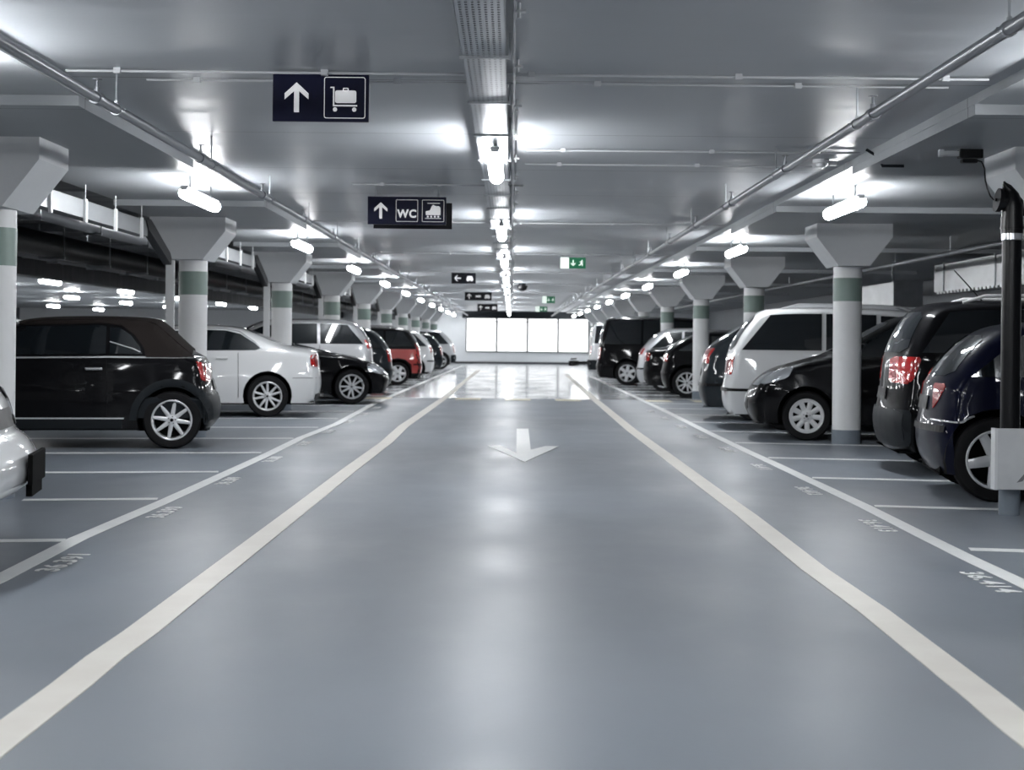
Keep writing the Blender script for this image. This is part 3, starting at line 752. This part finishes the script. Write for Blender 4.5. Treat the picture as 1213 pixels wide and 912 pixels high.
        for sg in (sides if ax == 'side' else (1,)):
            b_ = nb() if own else bm
            V = []; In = []
            for (u, v) in vs:
                p, nn = s.hit(ax, sg, u, v); V.append(b_.verts.new(p + nn * off)); In.append(p - nn * depth)
            ec = {}
            for f in fs:
                for i in range(len(f)):
                    e = (f[i], f[(i + 1) % len(f)]); k = tuple(sorted(e)); ec[k] = ec.get(k, 0) + 1
            for f in fs:
                try: b_.faces.new([V[i] for i in f])
                except ValueError: pass
            iv = {}
            for (a, b), c in ec.items():
                if c == 1:
                    for i in (a, b):
                        if i not in iv: iv[i] = b_.verts.new(In[i])
                    try: b_.faces.new((V[a], V[b], iv[b], iv[a]))
                    except ValueError: pass
            if own: outs.append(finish(b_, name, m, parent or s.root, True))
        return outs
    def strip(s, name, ax, line, wd, m, sides=(-1, 1), off=.003, parent=None, step=.06):
        ln = resample(line, step); outs = []
        for sg in (sides if ax == 'side' else (1,)):
            bm = nb(); prev = None
            for i, p in enumerate(ln):
                a, b = ln[max(0, i - 1)], ln[min(len(ln) - 1, i + 1)]; tx, tz = b[0] - a[0], b[1] - a[1]; l = math.hypot(tx, tz); nx, nz = -tz / l * wd / 2, tx / l * wd / 2
                r = []
                for q in ((p[0] + nx, p[1] + nz), (p[0] - nx, p[1] - nz)):
                    h, nn = s.hit(ax, sg, *q); r += [bm.verts.new(h + nn * off), bm.verts.new(h - nn * .004)]
                r = [r[1], r[0], r[2], r[3]]
                if prev:
                    for k in range(3): bm.faces.new((prev[k], prev[k + 1], r[k + 1], r[k]))
                prev = r
            outs.append(finish(bm, name, m, parent or s.root))
        return outs
    def pane(s, xb0, xb1, xt0, xt1, top=.10, bot=.03, m=None, name='window', sides=(-1, 1)):
        b = s.belt + bot
        P = [(xb0, b), (xb1, b)]
        k = 6; tops = [(xt1 + (xt0 - xt1) * i / k) for i in range(k + 1)]
        P += [(x, s.T(x) - top) for x in tops]
        return s.patch(name, 'side', P, m or M['glass'], rnd=0, sides=sides)
    def wheels(s, style, sides=(-1, 1)):
        for cx in s.wx:
            for sg in (-1, 1):
                y = sg * (s.side(cx, s.wr) - .02)
                w_ = wheel(style, s.wr)
                w_.parent = s.root; w_.location = (cx, y, s.wr); w_.rotation_euler = (0, random.uniform(0, 1), 0 if sg < 0 else PI)
    def place(s, side_, facing, xend, ynear, yaw=.17):
        # side_: which row; facing: which end points to the aisle; (xend, ynear) is the near corner of that end. Bays are slanted by yaw.
        if side_ == 'L': rz = PI + yaw if facing == 'rear' else yaw
        else: rz = -yaw if facing == 'rear' else PI - yaw
        f = Vector((math.cos(rz), math.sin(rz), 0)); n = Vector((f.y, -f.x, 0))
        if n.y > 0: n = -n
        c = Vector((xend, ynear, 0)) - n * s.W / 2
        s.root.location = c if facing == 'rear' else c - f * s.L; s.root.rotation_euler = (0, 0, rz)
        return s
WH = {}
def wheel(style, r):
    key = (style, round(r, 2))
    if key in WH: return copy_tree(WH[key])
    ri = r * .70
    bm = nb(); lathe(bm, [(ri, 0), (ri + .012, -.008), (r - .02, -.004), (r, .02), (r, .18), (r - .02, .2), (ri, .2)], 40, 'Y')
    for f in [f for f in bm.faces if len(f.verts) > 4]: bm.faces.remove(f)
    w_ = finish(bm, 'wheel', M['tyre'], None, True)
    bm = nb()
    prof = [(ri + .002, -.004), (ri - .006, -.008), (ri - .018, 0), (ri - .022, .03), (ri - .03, .12)]
    lathe(bm, [(ri + .004, .02)] + prof, 40, 'Y')
    for f in [f for f in bm.faces if len(f.verts) > 4]: bm.faces.remove(f)
    def spoke(a, w0, w1, r0, r1, y0=.012, y1=.004, th=.03):
        c, sn = math.cos(a), math.sin(a)
        def P(rad, lat, y): return (rad * c - lat * sn, y, rad * sn + lat * c)
        st = [(r0, w0, y0), ((r0 + r1) / 2, (w0 * .55 + w1 * .45), (y0 + y1) / 2 - .004), (r1, w1, y1)]
        prev = None
        for (rad, w2, y) in st:
            q = [bm.verts.new(P(rad, -w2, y + .008)), bm.verts.new(P(rad, -w2 * .5, y)), bm.verts.new(P(rad, w2 * .5, y)), bm.verts.new(P(rad, w2, y + .008)), bm.verts.new(P(rad, w2, y + th)), bm.verts.new(P(rad, -w2, y + th))]
            if prev:
                for k in range(6): bm.faces.new((prev[k], prev[(k + 1) % 6], q[(k + 1) % 6], q[k]))
            prev = q
    R1 = ri - .012
    am = M['alloy']
    if style == 'mini8':
        for k in range(8): spoke(2 * PI * k / 8, .026, .016, .03, R1)
    elif style == 'five':
        for k in range(5): spoke(2 * PI * k / 5, .045, .034, .03, R1); 
    elif style == 'ten':
        for k in range(10): spoke(2 * PI * k / 10 + (.06 if k % 2 else -.06), .020, .015, .03, R1)
    elif style == 'six': 
        for k in range(6): spoke(2 * PI * k / 6, .05, .04, .03, R1)
    elif style == 'cover':
        am = M['cover']
        for k in range(9): spoke(2 * PI * k / 9, .030, .034, .04, R1)
        lathe(bm, [(R1, .002), (R1, .02), (R1 - .03, .02), (R1 - .032, .002), (R1, .002)], 36, 'Y')
        for f in [f for f in bm.faces if len(f.verts) > 6]: bm.faces.remove(f)
    lathe(bm, [(.002, -.004), (.03, -.002), (.055 if style != 'cover' else .075, .008), (.06 if style != 'cover' else .08, .035)], 20, 'Y')
    finish(bm, 'rim', am, w_, True)
    bm = nb(); lathe(bm, [(.002, .07), (ri - .03, .07), (ri - .03, .08), (.002, .08)], 30, 'Y'); finish(bm, 'brake_disc', M['well'], w_, True)
    bm = nb(); lathe(bm, [(.002, -.008), (.018, -.006), (.02, .0)], 14, 'Y')
    for k in range(5):
        a = 2 * PI * k / 5 + .3; lathe(bm, [(.002, -.001), (.007, -.001), (.007, .01)], 6, 'Y', c=(.038 * math.cos(a), 0, .038 * math.sin(a)))
    finish(bm, 'hub_cap', M['trim'], w_)
    WH[key] = w_
    tmp = copy_tree(w_)
    return tmp
def mirror(car, x, z, m):
    for sg in (-1, 1):
        bm = nb(); y = car.side(x, z)
        box(bm, x - .06, x + .06, y + .05, y + .22, z, z + .14, bev=.04)
        box(bm, x - .02, x + .03, y - .03, y + .07, z + .0, z + .04)
        if sg < 0:
            for v in bm.verts: v.co.y = -v.co.y
        finish(bm, 'side_mirror', m, car.root, True)
def handle(car, x, z, m):
    for sg in (-1, 1):
        bm = nb(); y = car.side(x, z)
        box(bm, x - .09, x + .09, y + .012, y + .034, z - .014, z + .014, bev=.01)
        box(bm, x - .08, x - .05, y - .01, y + .02, z - .01, z + .01); box(bm, x + .05, x + .08, y - .01, y + .02, z - .01, z + .01)
        if sg < 0:
            for v in bm.verts: v.co.y = -v.co.y
        finish(bm, 'door_handle', m, car.root)
def rails(car, x0, x1, m, dz=.045, inset=.16):
    for sg in (-1, 1):
        bm = nb(); pts = []
        for k in range(9):
            x = x0 + (x1 - x0) * k / 8; z = car.T(x) - .045
            y = car.side(x, car.T(x)) - inset
            pts.append((x, sg * y, z + (dz + .03 if 0 < k < 8 else .02)))
        tube(bm, pts, .016, 8); finish(bm, 'roof_rail', m, car.root, True)
def plate(car, ax, z, m):
    car.patch('number_plate_holder', ax, [(-.26, z - .055), (.26, z - .055), (.26, z + .055), (-.26, z + .055)], m, off=.012, rnd=0)
def lights(car, side_poly, face_poly, m, name, ax):
    """a lamp that wraps from the flank onto the end face: one part each side"""
    for sg in (-1, 1):
        bm = nb()
        car.patch(name, 'side', side_poly, m, off=.008, sides=(sg,), bm=bm, step=.04)
        if face_poly: car.patch(name, ax, [(sg * y, z) for y, z in face_poly], m, off=.008, bm=bm, step=.04)
        finish(bm, name, m, car.root, True)
def seams(car, xs, z0=.30, z1=None):
    for x in xs: car.strip('door_gap', 'side', [(x, z0), (x + .01, (z1 or car.belt) + .0)], .008, M['trim'])

def hatch_top(L, H, rt, zbelt, cowl, xf, hf, rearz=.62, ws=None):
    return [(.10, .20), (.03, .30), (0, .42), (0, .55), (.02, rearz), (.05, .8), (.07, zbelt), (rt * .55, zbelt + (H - zbelt) * .55), (rt, H - .06), (rt + .28, H - .01), (rt + 1.0, H), (xf - .3, H - .025), (xf, H - .075),
            (cowl, zbelt + .06), (cowl + .15, zbelt + .02), (L - .65, hf + .06), (L - .3, hf - .04), (L - .08, hf - .22), (L - .01, .52), (L, .42), (L - .04, .28), (L - .12, .20)]

# --- black soft-top convertible
c = Car('convertible_car', 'black convertible with a brown-black fabric roof, rear end towards the aisle',
        [(.10, .20), (.03, .26), (0, .36), (.0, .5), (.04, .6), (.07, .68), (.10, .86), (.14, .97), (.22, 1.02), (.30, 1.06), (.60, 1.35), (.72, 1.405), (1.2, 1.42), (1.8, 1.41), (2.15, 1.37), (2.28, 1.31), (2.60, 1.02), (2.72, .97), (3.35, .89), (3.55, .76), (3.66, .58), (3.69, .4), (3.66, .27), (3.58, .20)],
        3.70, 1.68, (.50, 2.97), .31, M['black'], belt=.97, fine=.8, endc=.10)
c.patch('window', 'side', [(1.20, 1.02), (2.45, 1.0), (2.10, 1.30), (1.28, 1.325), (1.20, 1.31)], M['glass'], rnd=0)
c.patch('window', 'side', [(.82, 1.02), (1.16, 1.02), (1.16, 1.30), (1.06, 1.30), (.94, 1.22), (.85, 1.10)], M['glass'], rnd=0)
c.patch('fabric_roof', 'side', [(.28, .985), (.40, .985), (.78, .985), (.80, 1.08), (.90, 1.22), (1.04, 1.325), (1.28, 1.345), (2.12, 1.32), (2.10, 1.335), (1.2, 1.372), (.80, 1.365), (.62, 1.30), (.36, 1.05)], M['softtop'], rnd=0, off=.016, step=.05)
c.patch('fabric_roof', 'top', [(.30, -.60), (.30, .60), (.66, .60), (2.1, .57), (2.18, .2), (2.18, -.2), (2.1, -.57), (.66, -.60)], M['softtop'], rnd=0, off=.018, step=.05)
c.patch('rear_window', 'rear', [(-.38, 1.12), (.38, 1.12), (.34, 1.30), (-.34, 1.30)], M['glass'], off=.014)
c.patch('windshield', 'front', [(-.60, 1.06), (.60, 1.06), (.52, 1.32), (-.52, 1.32)], M['glass'])
c.strip('chrome_beltline', 'side', [(.16, .985), (1.2, .985), (2.6, .965)], .016, M['chrome'], off=.010)
c.strip('window_rim', 'side', [(.84, 1.04), (.90, 1.07), (1.16, 1.15)], .012, M['chrome'], off=.012, sides=(-1, 1))
R = .372
arch = [(.50 + R * math.cos(a), .31 + R * math.sin(a)) for a in [PI * k / 16 for k in range(17)]]; arch2 = [(max(.075, .50 + (R + .075) * math.cos(a)), .31 + (R + .075) * math.sin(a)) for a in [PI * (16 - k) / 16 for k in range(17)]]
c.patch('wheel_arch_cladding', 'side', [p for p in arch] + arch2, M['darkgrey'], rnd=0, off=.016, step=.05)
arch = [(x + 2.47, z) for x, z in arch]; arch2 = [(x + 2.47, z) for x, z in arch2]
c.patch('wheel_arch_cladding', 'side', arch + arch2, M['darkgrey'], rnd=0, off=.016, step=.05)
c.patch('sill_cladding', 'side', [(1.02, .22), (2.6, .22), (2.6, .33), (1.02, .33)], M['darkgrey'], rnd=0, off=.012)
c.strip('sill_trim', 'side', [(1.0, .33), (2.6, .33)], .014, M['cover'], off=.014)
lights(c, [(.10, .73), (.15, .73), (.16, .92), (.12, .93)], [(.60, .72), (.74, .74), (.74, .94), (.60, .93)], M['tail'], 'tail_light', 'rear')
lights(c, [(3.25, .68), (3.45, .66), (3.42, .84), (3.25, .86)], [(.45, .62), (.68, .64), (.66, .82), (.45, .82)], M['head'], 'headlight', 'front')
c.patch('bumper', 'rear', [(-.78, .30), (.78, .30), (.80, .58), (-.80, .58)], M['darkgrey'], off=.010)
c.patch('bumper', 'side', [(.12, .26), (.20, .26), (.24, .5), (.22, .6), (.10, .6)], M['darkgrey'], off=.010)
seams(c, (1.18, 2.48)); handle(c, 1.32, .86, M['chrome']); mirror(c, 2.35, 1.0, M['black']); c.wheels('mini8'); plate(c, 'rear', .68, M['trim'])
c.place('L', 'rear', -3.16, 16.9)

# --- white saloon
def sedan(name, label, paint, wheelstyle, wr=.315, L=4.50, H=1.42, fine=1, group=None):
    c = Car(name, label, [(.10, .22), (.03, .32), (0, .46), (.0, .6), (.03, .78), (.05, .95), (.08, 1.03), (.25, 1.075), (.48, 1.095), (.66, 1.15), (1.12, H - .075), (1.42, H - .014), (1.95, H), (2.5, H - .03), (2.72, H - .08), (3.25, 1.07), (3.42, .99), (3.95, .93), (L - .3, .80), (L - .06, .64), (L - .0, .48), (L - .02, .34), (L - .10, .22)],
            L, 1.80, (.86, 3.60), wr, paint, belt=.98, fine=fine, group=group, tumble=.36)
    c.patch('window', 'side', [(1.05, 1.02), (1.86, 1.01), (1.86, H - .095), (1.50, H - .10), (1.28, 1.27), (1.06, 1.13), (.97, 1.05)], M['glass'], rnd=0)
    c.patch('window', 'side', [(1.90, 1.01), (3.12, 1.0), (2.96, 1.10), (2.60, H - .135), (1.90, H - .10)], M['glass'], rnd=0)
    c.strip('chrome_window_trim', 'side', [(.95, 1.05), (1.07, 1.155), (1.29, 1.30), (1.50, H - .08), (2.1, H - .075), (2.6, H - .115)], .014, M['chrome'], off=.008)
    c.patch('rear_window', 'rear', [(-.60, 1.15), (.60, 1.15), (.50, H - .08), (-.50, H - .08)], M['glass'])
    c.patch('windshield', 'front', [(-.66, 1.10), (.66, 1.10), (.54, H - .10), (-.54, H - .10)], M['glass'])
    lights(c, [(.07, .76), (.20, .78), (.22, .95), (.10, .97)], [(.48, .78), (.80, .78), (.80, .96), (.48, .96)], M['tail'], 'tail_light', 'rear')
    lights(c, [(L - .55, .66), (L - .22, .60), (L - .3, .74), (L - .62, .80)], [(.42, .58), (.76, .60), (.74, .74), (.42, .70)], M['head'], 'headlight', 'front')
    c.strip('body_crease', 'side', [(.40, .88), (2.0, .87), (3.4, .84)], .006, M['trim'] if paint is not M['white'] else M['cover'])
    c.strip('bumper_gap', 'side', [(.06, .60), (.48, .60)], .007, M['trim'])
    c.patch('lower_bumper', 'rear', [(-.70, .25), (.70, .25), (.74, .36), (-.74, .36)], M['trim'], off=.01)
    seams(c, (1.30, 1.88, 3.02)); handle(c, 1.55, .90, paint); handle(c, 2.1, .89, paint); mirror(c, 2.98, 1.02, paint); c.wheels(wheelstyle)
    plate(c, 'rear', .82, M['trim']); plate(c, 'front', .45, M['trim'])
    return c
sedan('saloon_car', 'white saloon car with multi-spoke alloy wheels, rear towards the aisle', M['white'], 'ten', .318, fine=.8).place('L', 'rear', -2.88, 24.05)

# --- black coupe, nose out
c = Car('coupe_car', 'black coupe parked nose out beside the white saloon', [(.10, .20), (.03, .32), (0, .5), (.03, .8), (.08, .98), (.5, 1.03), (.95, 1.2), (1.35, 1.30), (1.8, 1.32), (2.15, 1.26), (2.65, 1.04), (2.85, .98), (3.5, .93), (4.0, .82), (4.28, .66), (4.38, .48), (4.36, .32), (4.28, .20)],
        4.4, 1.8, (.85, 3.62), .325, M['black'], belt=.94, fine=.9, tumble=.34)
c.patch('window', 'side', [(1.1, 1.0), (2.55, .99), (2.1, 1.20), (1.75, 1.25), (1.35, 1.23)], M['glass'], rnd=0)
c.patch('windshield', 'front', [(-.64, 1.04), (.64, 1.04), (.5, 1.24), (-.5, 1.24)], M['glass']); c.patch('rear_window', 'rear', [(-.55, 1.06), (.55, 1.06), (.5, 1.26), (-.5, 1.26)], M['glass'])
lights(c, [(3.92, .62), (4.22, .55), (4.12, .70), (3.90, .76)], [(.40, .52), (.76, .56), (.74, .70), (.40, .62)], M['head'], 'headlight', 'front')
lights(c, [(.08, .72), (.3, .74), (.3, .9), (.1, .9)], [(.5, .72), (.78, .72), (.78, .9), (.5, .9)], M['tail'], 'tail_light', 'rear')
c.patch('grille', 'front', [(-.4, .3), (.4, .3), (.36, .46), (-.36, .46)], M['trim']); seams(c, (1.3, 2.6)); handle(c, 1.45, .86, M['black']); mirror(c, 2.5, 1.0, M['black']); c.wheels('ten'); plate(c, 'front', .5, M['whitep'])
c.place('L', 'front', -2.18, 29.05)

# --- hatchback family
def hatch(name, label, paint, L, W, H, wheelstyle, belt=.98, rt=.42, cowl=None, xf=None, hf=.86, wr=.31, wxr=.72, rearlow=None, fine=1, rail=None, lamp='tall', wf=None, doors=2, group=None, cat='car', bumper=None, frontlow=None, lampz=None, lw=None):
    cowl = cowl or L - 1.25; xf = xf or cowl - .75
    top = hatch_top(L, H, rt, belt, cowl, xf, hf)
    c = Car(name, label, top, L, W, (wxr, wf or L - .85), wr, paint, belt=belt, fine=fine, group=group, cat=cat, tumble=.26)
    mid = (rt + .45 + xf) / 2 + .25; q = rt + .45 + (mid - rt - .45) * .35
    H1 = .105
    c.pane(max(.30, rt * .62), mid - .72, rt + .20, mid - .72, H1)
    c.pane(mid - .66, mid + .02, mid - .66, mid + .02, H1)
    c.pane(mid + .08, cowl - .12, mid + .08, xf - .02, H1 + .01)
    zb_ = belt + .03
    c.patch('rear_window', 'rear', [(-W * .37, zb_), (W * .37, zb_), (W * .31, H - .13), (-W * .31, H - .13)], M['glass'])
    c.patch('windshield', 'front', [(-W * .38, belt + .09), (W * .38, belt + .09), (W * .32, H - .13), (-W * .32, H - .13)], M['glass'])
    z0, z1 = lampz or ((belt - .30, belt - .02) if lamp != 'high' else (belt - .05, H - .2))
    lw = lw or .16
    lights(c, [(.07, z0), (lw * .9, z0 + .02), (lw + .06, z1), (.09, z1)], None if lw < .1 else [(W * .36, z0), (W * .44, z0), (W * .43, z1), (W * .34, z1)], M['tail'], 'tail_light', 'rear')
    lights(c, [(L - .55, hf - .14), (L - .22, hf - .24), (L - .26, hf - .10), (L - .62, hf + .0)], [(W * .24, hf - .25), (W * .42, hf - .24), (W * .41, hf - .07), (W * .24, hf - .14)], M['head'], 'headlight', 'front')
    bmt = bumper or paint
    if bumper:
        c.patch('bumper', 'rear', [(-W * .44, .26), (W * .44, .26), (W * .45, .60), (-W * .45, .60)], bmt, off=.018)
        c.patch('bumper', 'side', [(.10, .27), (wxr - wr - .08, .27), (wxr - wr - .08, .60), (.08, .60)], bmt, off=.018)
    else: c.strip('bumper_strip', 'rear', [(-W * .43, .55), (W * .43, .55)], .05, M['trim'], off=.012); c.strip('bumper_strip', 'side', [(.05, .55), (wxr - wr - .1, .55)], .04, M['trim'], off=.012)
    c.patch('grille', 'front', [(-.42, .36), (.42, .36), (.46, .52), (-.46, .52)], M['trim'])
    seams(c, (mid - .72, mid + .04, cowl - .2)); handle(c, mid - .52, belt - .1, paint); handle(c, mid + .24, belt - .1, paint); mirror(c, cowl - .22, belt + .03, paint)
    c.wheels(wheelstyle)
    plate(c, 'rear', .74, M['trim']); plate(c, 'front', .5, M['whitep'])
    if rail: rails(c, rt + .35, xf - .1, M[rail])
    return c
hatch('people_carrier_car', 'silver people carrier behind a column, dark side windows and red tail lamp', M['silver'], 4.4, 1.78, 1.62, 'five', belt=1.08, rt=.42, lamp='high', lampz=(1.02, 1.2)).place('L', 'rear', -2.66, 31.3)
hatch('hatchback_car', 'dark grey hatchback next to the red car', M['grey'], 4.2, 1.75, 1.50, 'five', belt=.98, rt=.5, lampz=(.72, .98)).place('L', 'rear', -2.50, 34.05)
c = hatch('hatchback_car', 'hatchback with red lower body and dark upper half, silver pillar trim', M['trim'], 4.2, 1.75, 1.55, 'six', belt=1.0, rt=.38, rail='chrome', lampz=(.78, 1.1)); c.patch('lower_body_panel', 'side', [(.09, .32), (.34, .32), (.36, .55), (.52, .68), (.72, .72), (.92, .68), (1.08, .55), (1.12, .32), (2.9, .32), (2.9, .97), (.11, .95)], M['red'], rnd=0); c.patch('tailgate_panel', 'rear', [(-.76, .34), (.76, .34), (.72, .94), (-.72, .94)], M['red'])
c.strip('rear_pillar_trim', 'side', [(.12, 1.04), (.22, 1.2), (.36, 1.42)], .09, M['silver'], off=.012); c.place('L', 'rear', -2.30, 41.6)
hatch('hatchback_car', 'white hatchback beyond the red car', M['white'], 4.1, 1.74, 1.52, 'five', belt=.98, rt=.5, lampz=(.82, 1.0)).place('L', 'rear', -2.32, 48.7)
hatch('hatchback_car', 'dark hatchback between two pale cars near the end wall', M['grey'], 4.1, 1.74, 1.48, 'five', belt=.96, rt=.5).place('L', 'rear', -2.35, 56.0)
hatch('suv_car', 'silver off-road car with dark bumper closest to the end wall', M['silver'], 4.4, 1.82, 1.66, 'five', belt=1.02, rt=.62, bumper=M['darkgrey'], wr=.34).place('L', 'rear', -2.22, 65.0)

# --- white car at the left frame edge (nose)
L_ = 4.4
c = Car('suv_car', 'white car whose bumper and headlight poke in at the frame edge', [(.10, .20), (.03, .30), (0, .42), (.02, .62), (.07, 1.0), (.25, 1.35), (.45, 1.58), (.8, 1.64), (1.5, 1.66), (2.1, 1.62), (2.35, 1.57), (3.1, 1.10), (3.3, 1.05), (L_ - .8, 1.02), (L_ - .28, .965), (L_ - .17, .87), (L_ - .14, .71), (L_ - .09, .675), (L_ - .04, .62), (L_, .54), (L_ - .01, .44), (L_ - .12, .36), (L_ - .30, .30), (L_ - .5, .24)],
        L_, 1.84, (.8, L_ - .95), .34, M['white'], belt=1.05, fine=.7, endc=.10)
c.pane(.35, 1.2, .7, 1.2); c.pane(1.26, 2.0, 1.26, 2.0); c.pane(2.06, 2.9, 2.06, 2.3)
c.patch('windshield', 'front', [(-.68, 1.14), (.68, 1.14), (.58, 1.5), (-.58, 1.5)], M['glass']); c.patch('rear_window', 'rear', [(-.66, 1.08), (.66, 1.08), (.56, 1.5), (-.56, 1.5)], M['glass'])
lights(c, [(L_ - .55, .76), (L_ - .26, .74), (L_ - .30, .88), (L_ - .62, .92)], [(.40, .76), (.80, .78), (.78, .90), (.42, .86)], M['head'], 'headlight', 'front')
lights(c, [(.09, .76), (.2, .78), (.25, 1.0), (.1, 1.0)], [(.66, .76), (.8, .76), (.78, 1.0), (.66, 1.0)], M['tail'], 'tail_light', 'rear')
c.patch('grille', 'front', [(-.34, .72), (.34, .72), (.34, .82), (-.34, .82)], M['trim']); c.strip('headlight_surround', 'front', [(.36, .88), (.60, .915), (.80, .92)], .03, M['trim'], off=.012)
c.strip('headlight_surround', 'front', [(.36, .735), (.60, .74), (.80, .75)], .03, M['trim'], off=.012)
bm = nb(); prism(bm, [(L_ - .85, -.7), (L_ - .5, -.66), (L_ - .34, -.5), (L_ - .24, -.25), (L_ - .22, 0), (L_ - .24, .25), (L_ - .34, .5), (L_ - .5, .66), (L_ - .85, .7)], .27, .345); finish(bm, 'lower_bumper', M['trim'], c.root)
p_, _ = c.hit('front', 1, 0, .52)
bm = nb(); box(bm, p_.x + .005, p_.x + .03, -.26, .26, .44, .60, bev=.006); box(bm, p_.x - .01, p_.x + .02, -.2, .2, .38, .44)
finish(bm, 'plate_bracket', M['well'], c.root)
seams(c, (1.23, 2.03, 2.9)); handle(c, 1.45, .95, M['white']); handle(c, 2.3, .95, M['white']); mirror(c, 2.85, 1.08, M['white']); c.wheels('five')
c.place('L', 'front', -2.34, 7.28)

# --- right row
c = hatch('estate_car', 'midnight blue car beside the black drainpipe, five-spoke alloy wheel', M['navyblue'], 4.3, 1.72, 1.41, 'five', belt=.93, rt=.50, wr=.325, wxr=.50, fine=.7, lampz=(.70, .90), lw=.09)
c.strip('chrome_bumper_line', 'side', [(.06, .615), (.36, .60)], .012, M['chrome'], off=.014)
c.place('R', 'rear', 3.22, 11.98, .14)
c = hatch('suv_car', 'black SUV with large red tail lamp, steep rear glass and pale roof rails', M['black'], 4.4, 1.78, 1.64, 'five', belt=1.10, rt=.36, wr=.34, wxr=.62, fine=.7, bumper=M['darkgrey'], rail='whitep', lampz=(.84, 1.09), lw=.24)
bm = nb(); tube(bm, [(1.0, 0, 1.62), (.72, 0, 1.93)], .006, 6); finish(bm, 'roof_antenna', M['trim'], c.root)
c.place('R', 'rear', 3.47, 14.3, .10)
c = hatch('compact_car', 'black compact car parked nose out behind the full-height white column', M['black'], 4.05, 1.70, 1.61, 'cover', belt=1.02, rt=.45, wr=.305, fine=.7, hf=.92, cowl=3.05, xf=2.25, wf=3.27)
c.place('R', 'front', 2.90, 19.5)
c = hatch('minivan_car', 'white minivan with dark side glass behind the black compact car', M['white'], 4.63, 1.81, 1.73, 'five', belt=1.08, rt=.50, wr=.32, wxr=.9, fine=.7, rail='silver', lampz=(.76, 1.02), cowl=3.5, xf=2.8)
c.patch('rubbing_strip', 'side', [(1.3, .55), (3.2, .55), (3.2, .60), (1.3, .60)], M['trim'], rnd=0)
c.place('R', 'rear', 2.90, 21.8)
hatch('hatchback_car', 'dark hatchback with sloping rear beyond the white minivan', M['grey'], 4.5, 1.8, 1.68, 'ten', belt=1.1, rt=.95, wr=.34, lampz=(.88, 1.12), wxr=.9).place('R', 'rear', 2.88, 24.35)
hatch('estate_car', 'black car with bright alloys just behind the column past the white minivan', M['black'], 4.5, 1.8, 1.46, 'ten', belt=1.0, rt=.7, wr=.33, rail='chrome', wxr=.62, lampz=(.78, .95)).place('R', 'rear', 3.2, 34.0)
sedan('saloon_car', 'black saloon with shining alloys, second past the slim far column', M['black'], 'ten', .33).place('R', 'rear', 3.0, 36.3)
hatch('hatchback_car', 'silver hatchback squeezed between the black saloon and the tall black van', M['silver'], 4.2, 1.75, 1.58, 'five', belt=1.0, rt=.65, lampz=(.9, 1.05)).place('R', 'rear', 3.02, 38.6)
hatch('van_car', 'tall black van with silver wheels towards the end of the row', M['black'], 4.9, 1.9, 1.93, 'six', belt=1.12, rt=.25, wr=.34, wxr=.95, lampz=(.72, 1.05), cat='van').place('R', 'rear', 2.28, 43.6)
c = hatch('jeep_car', 'silver jeep with dark rear rack standing nearest the bright end panels', M['silver'], 4.3, 1.85, 1.86, 'five', belt=1.12, rt=.14, wr=.37, wxr=.85, bumper=M['darkgrey'], lampz=(.8, 1.05))
bm = nb()
for z in (.45, .62): tube(bm, [(-.5, -.6, z), (-.5, .6, z)], .03, 8)
for y_ in (-.45, 0, .45): tube(bm, [(.0, y_, .5), (-.5, y_, .5)], .03, 8); box(bm, -.6, -.4, y_ - .1, y_ + .1, .38, .56, bev=.02)
finish(bm, 'rear_rack', M['blackp'], c.root)
c.place('R', 'rear', 2.45, 52.0)
# cars of the neighbouring aisle and farther right bays (dim)
protoW = hatch('hatchback_car', 'pale car glimpsed in the dim neighbouring aisle', M['white'], 4.3, 1.8, 1.62, 'five', fine=1.4, group='cars of the neighbouring aisle')
protoS = hatch('hatchback_car', 'grey car glimpsed in the dim neighbouring aisle', M['silver'], 4.5, 1.85, 1.80, 'five', belt=1.1, fine=1.4, group='cars of the neighbouring aisle')
protoB = sedan('saloon_car', 'dark saloon glimpsed in the dim neighbouring aisle', M['grey'], 'five', fine=1.4, group='cars of the neighbouring aisle')
spots = [(-12.6, 21.0, 0), (-12.6, 25.9, 1), (-12.7, 33.2, 0), (-12.5, 38.0, 2), (-12.6, 45.3, 1), (-12.6, 52.5, 0), (-19.0, 27, 1), (-19.0, 31.9, 2), (-19.0, 39, 0), (-19.2, 46.3, 1), (-19.0, 53.4, 2), (-19, 60, 0), (-12.6, 28.3, 2)]
used = set()
for (x, y, k) in spots:
    pr = (protoW, protoS, protoB)[k]
    o = pr.root if k not in used else copy_tree(pr.root); used.add(k)
    back = x > -15
    o.location = (x, y, 0) if back else (x, y, 0); o.rotation_euler = (0, 0, 0 if back else PI)
for o in list(WH.values()):
    for ch in list(o.children): bpy.data.objects.remove(ch)
    bpy.data.objects.remove(o)
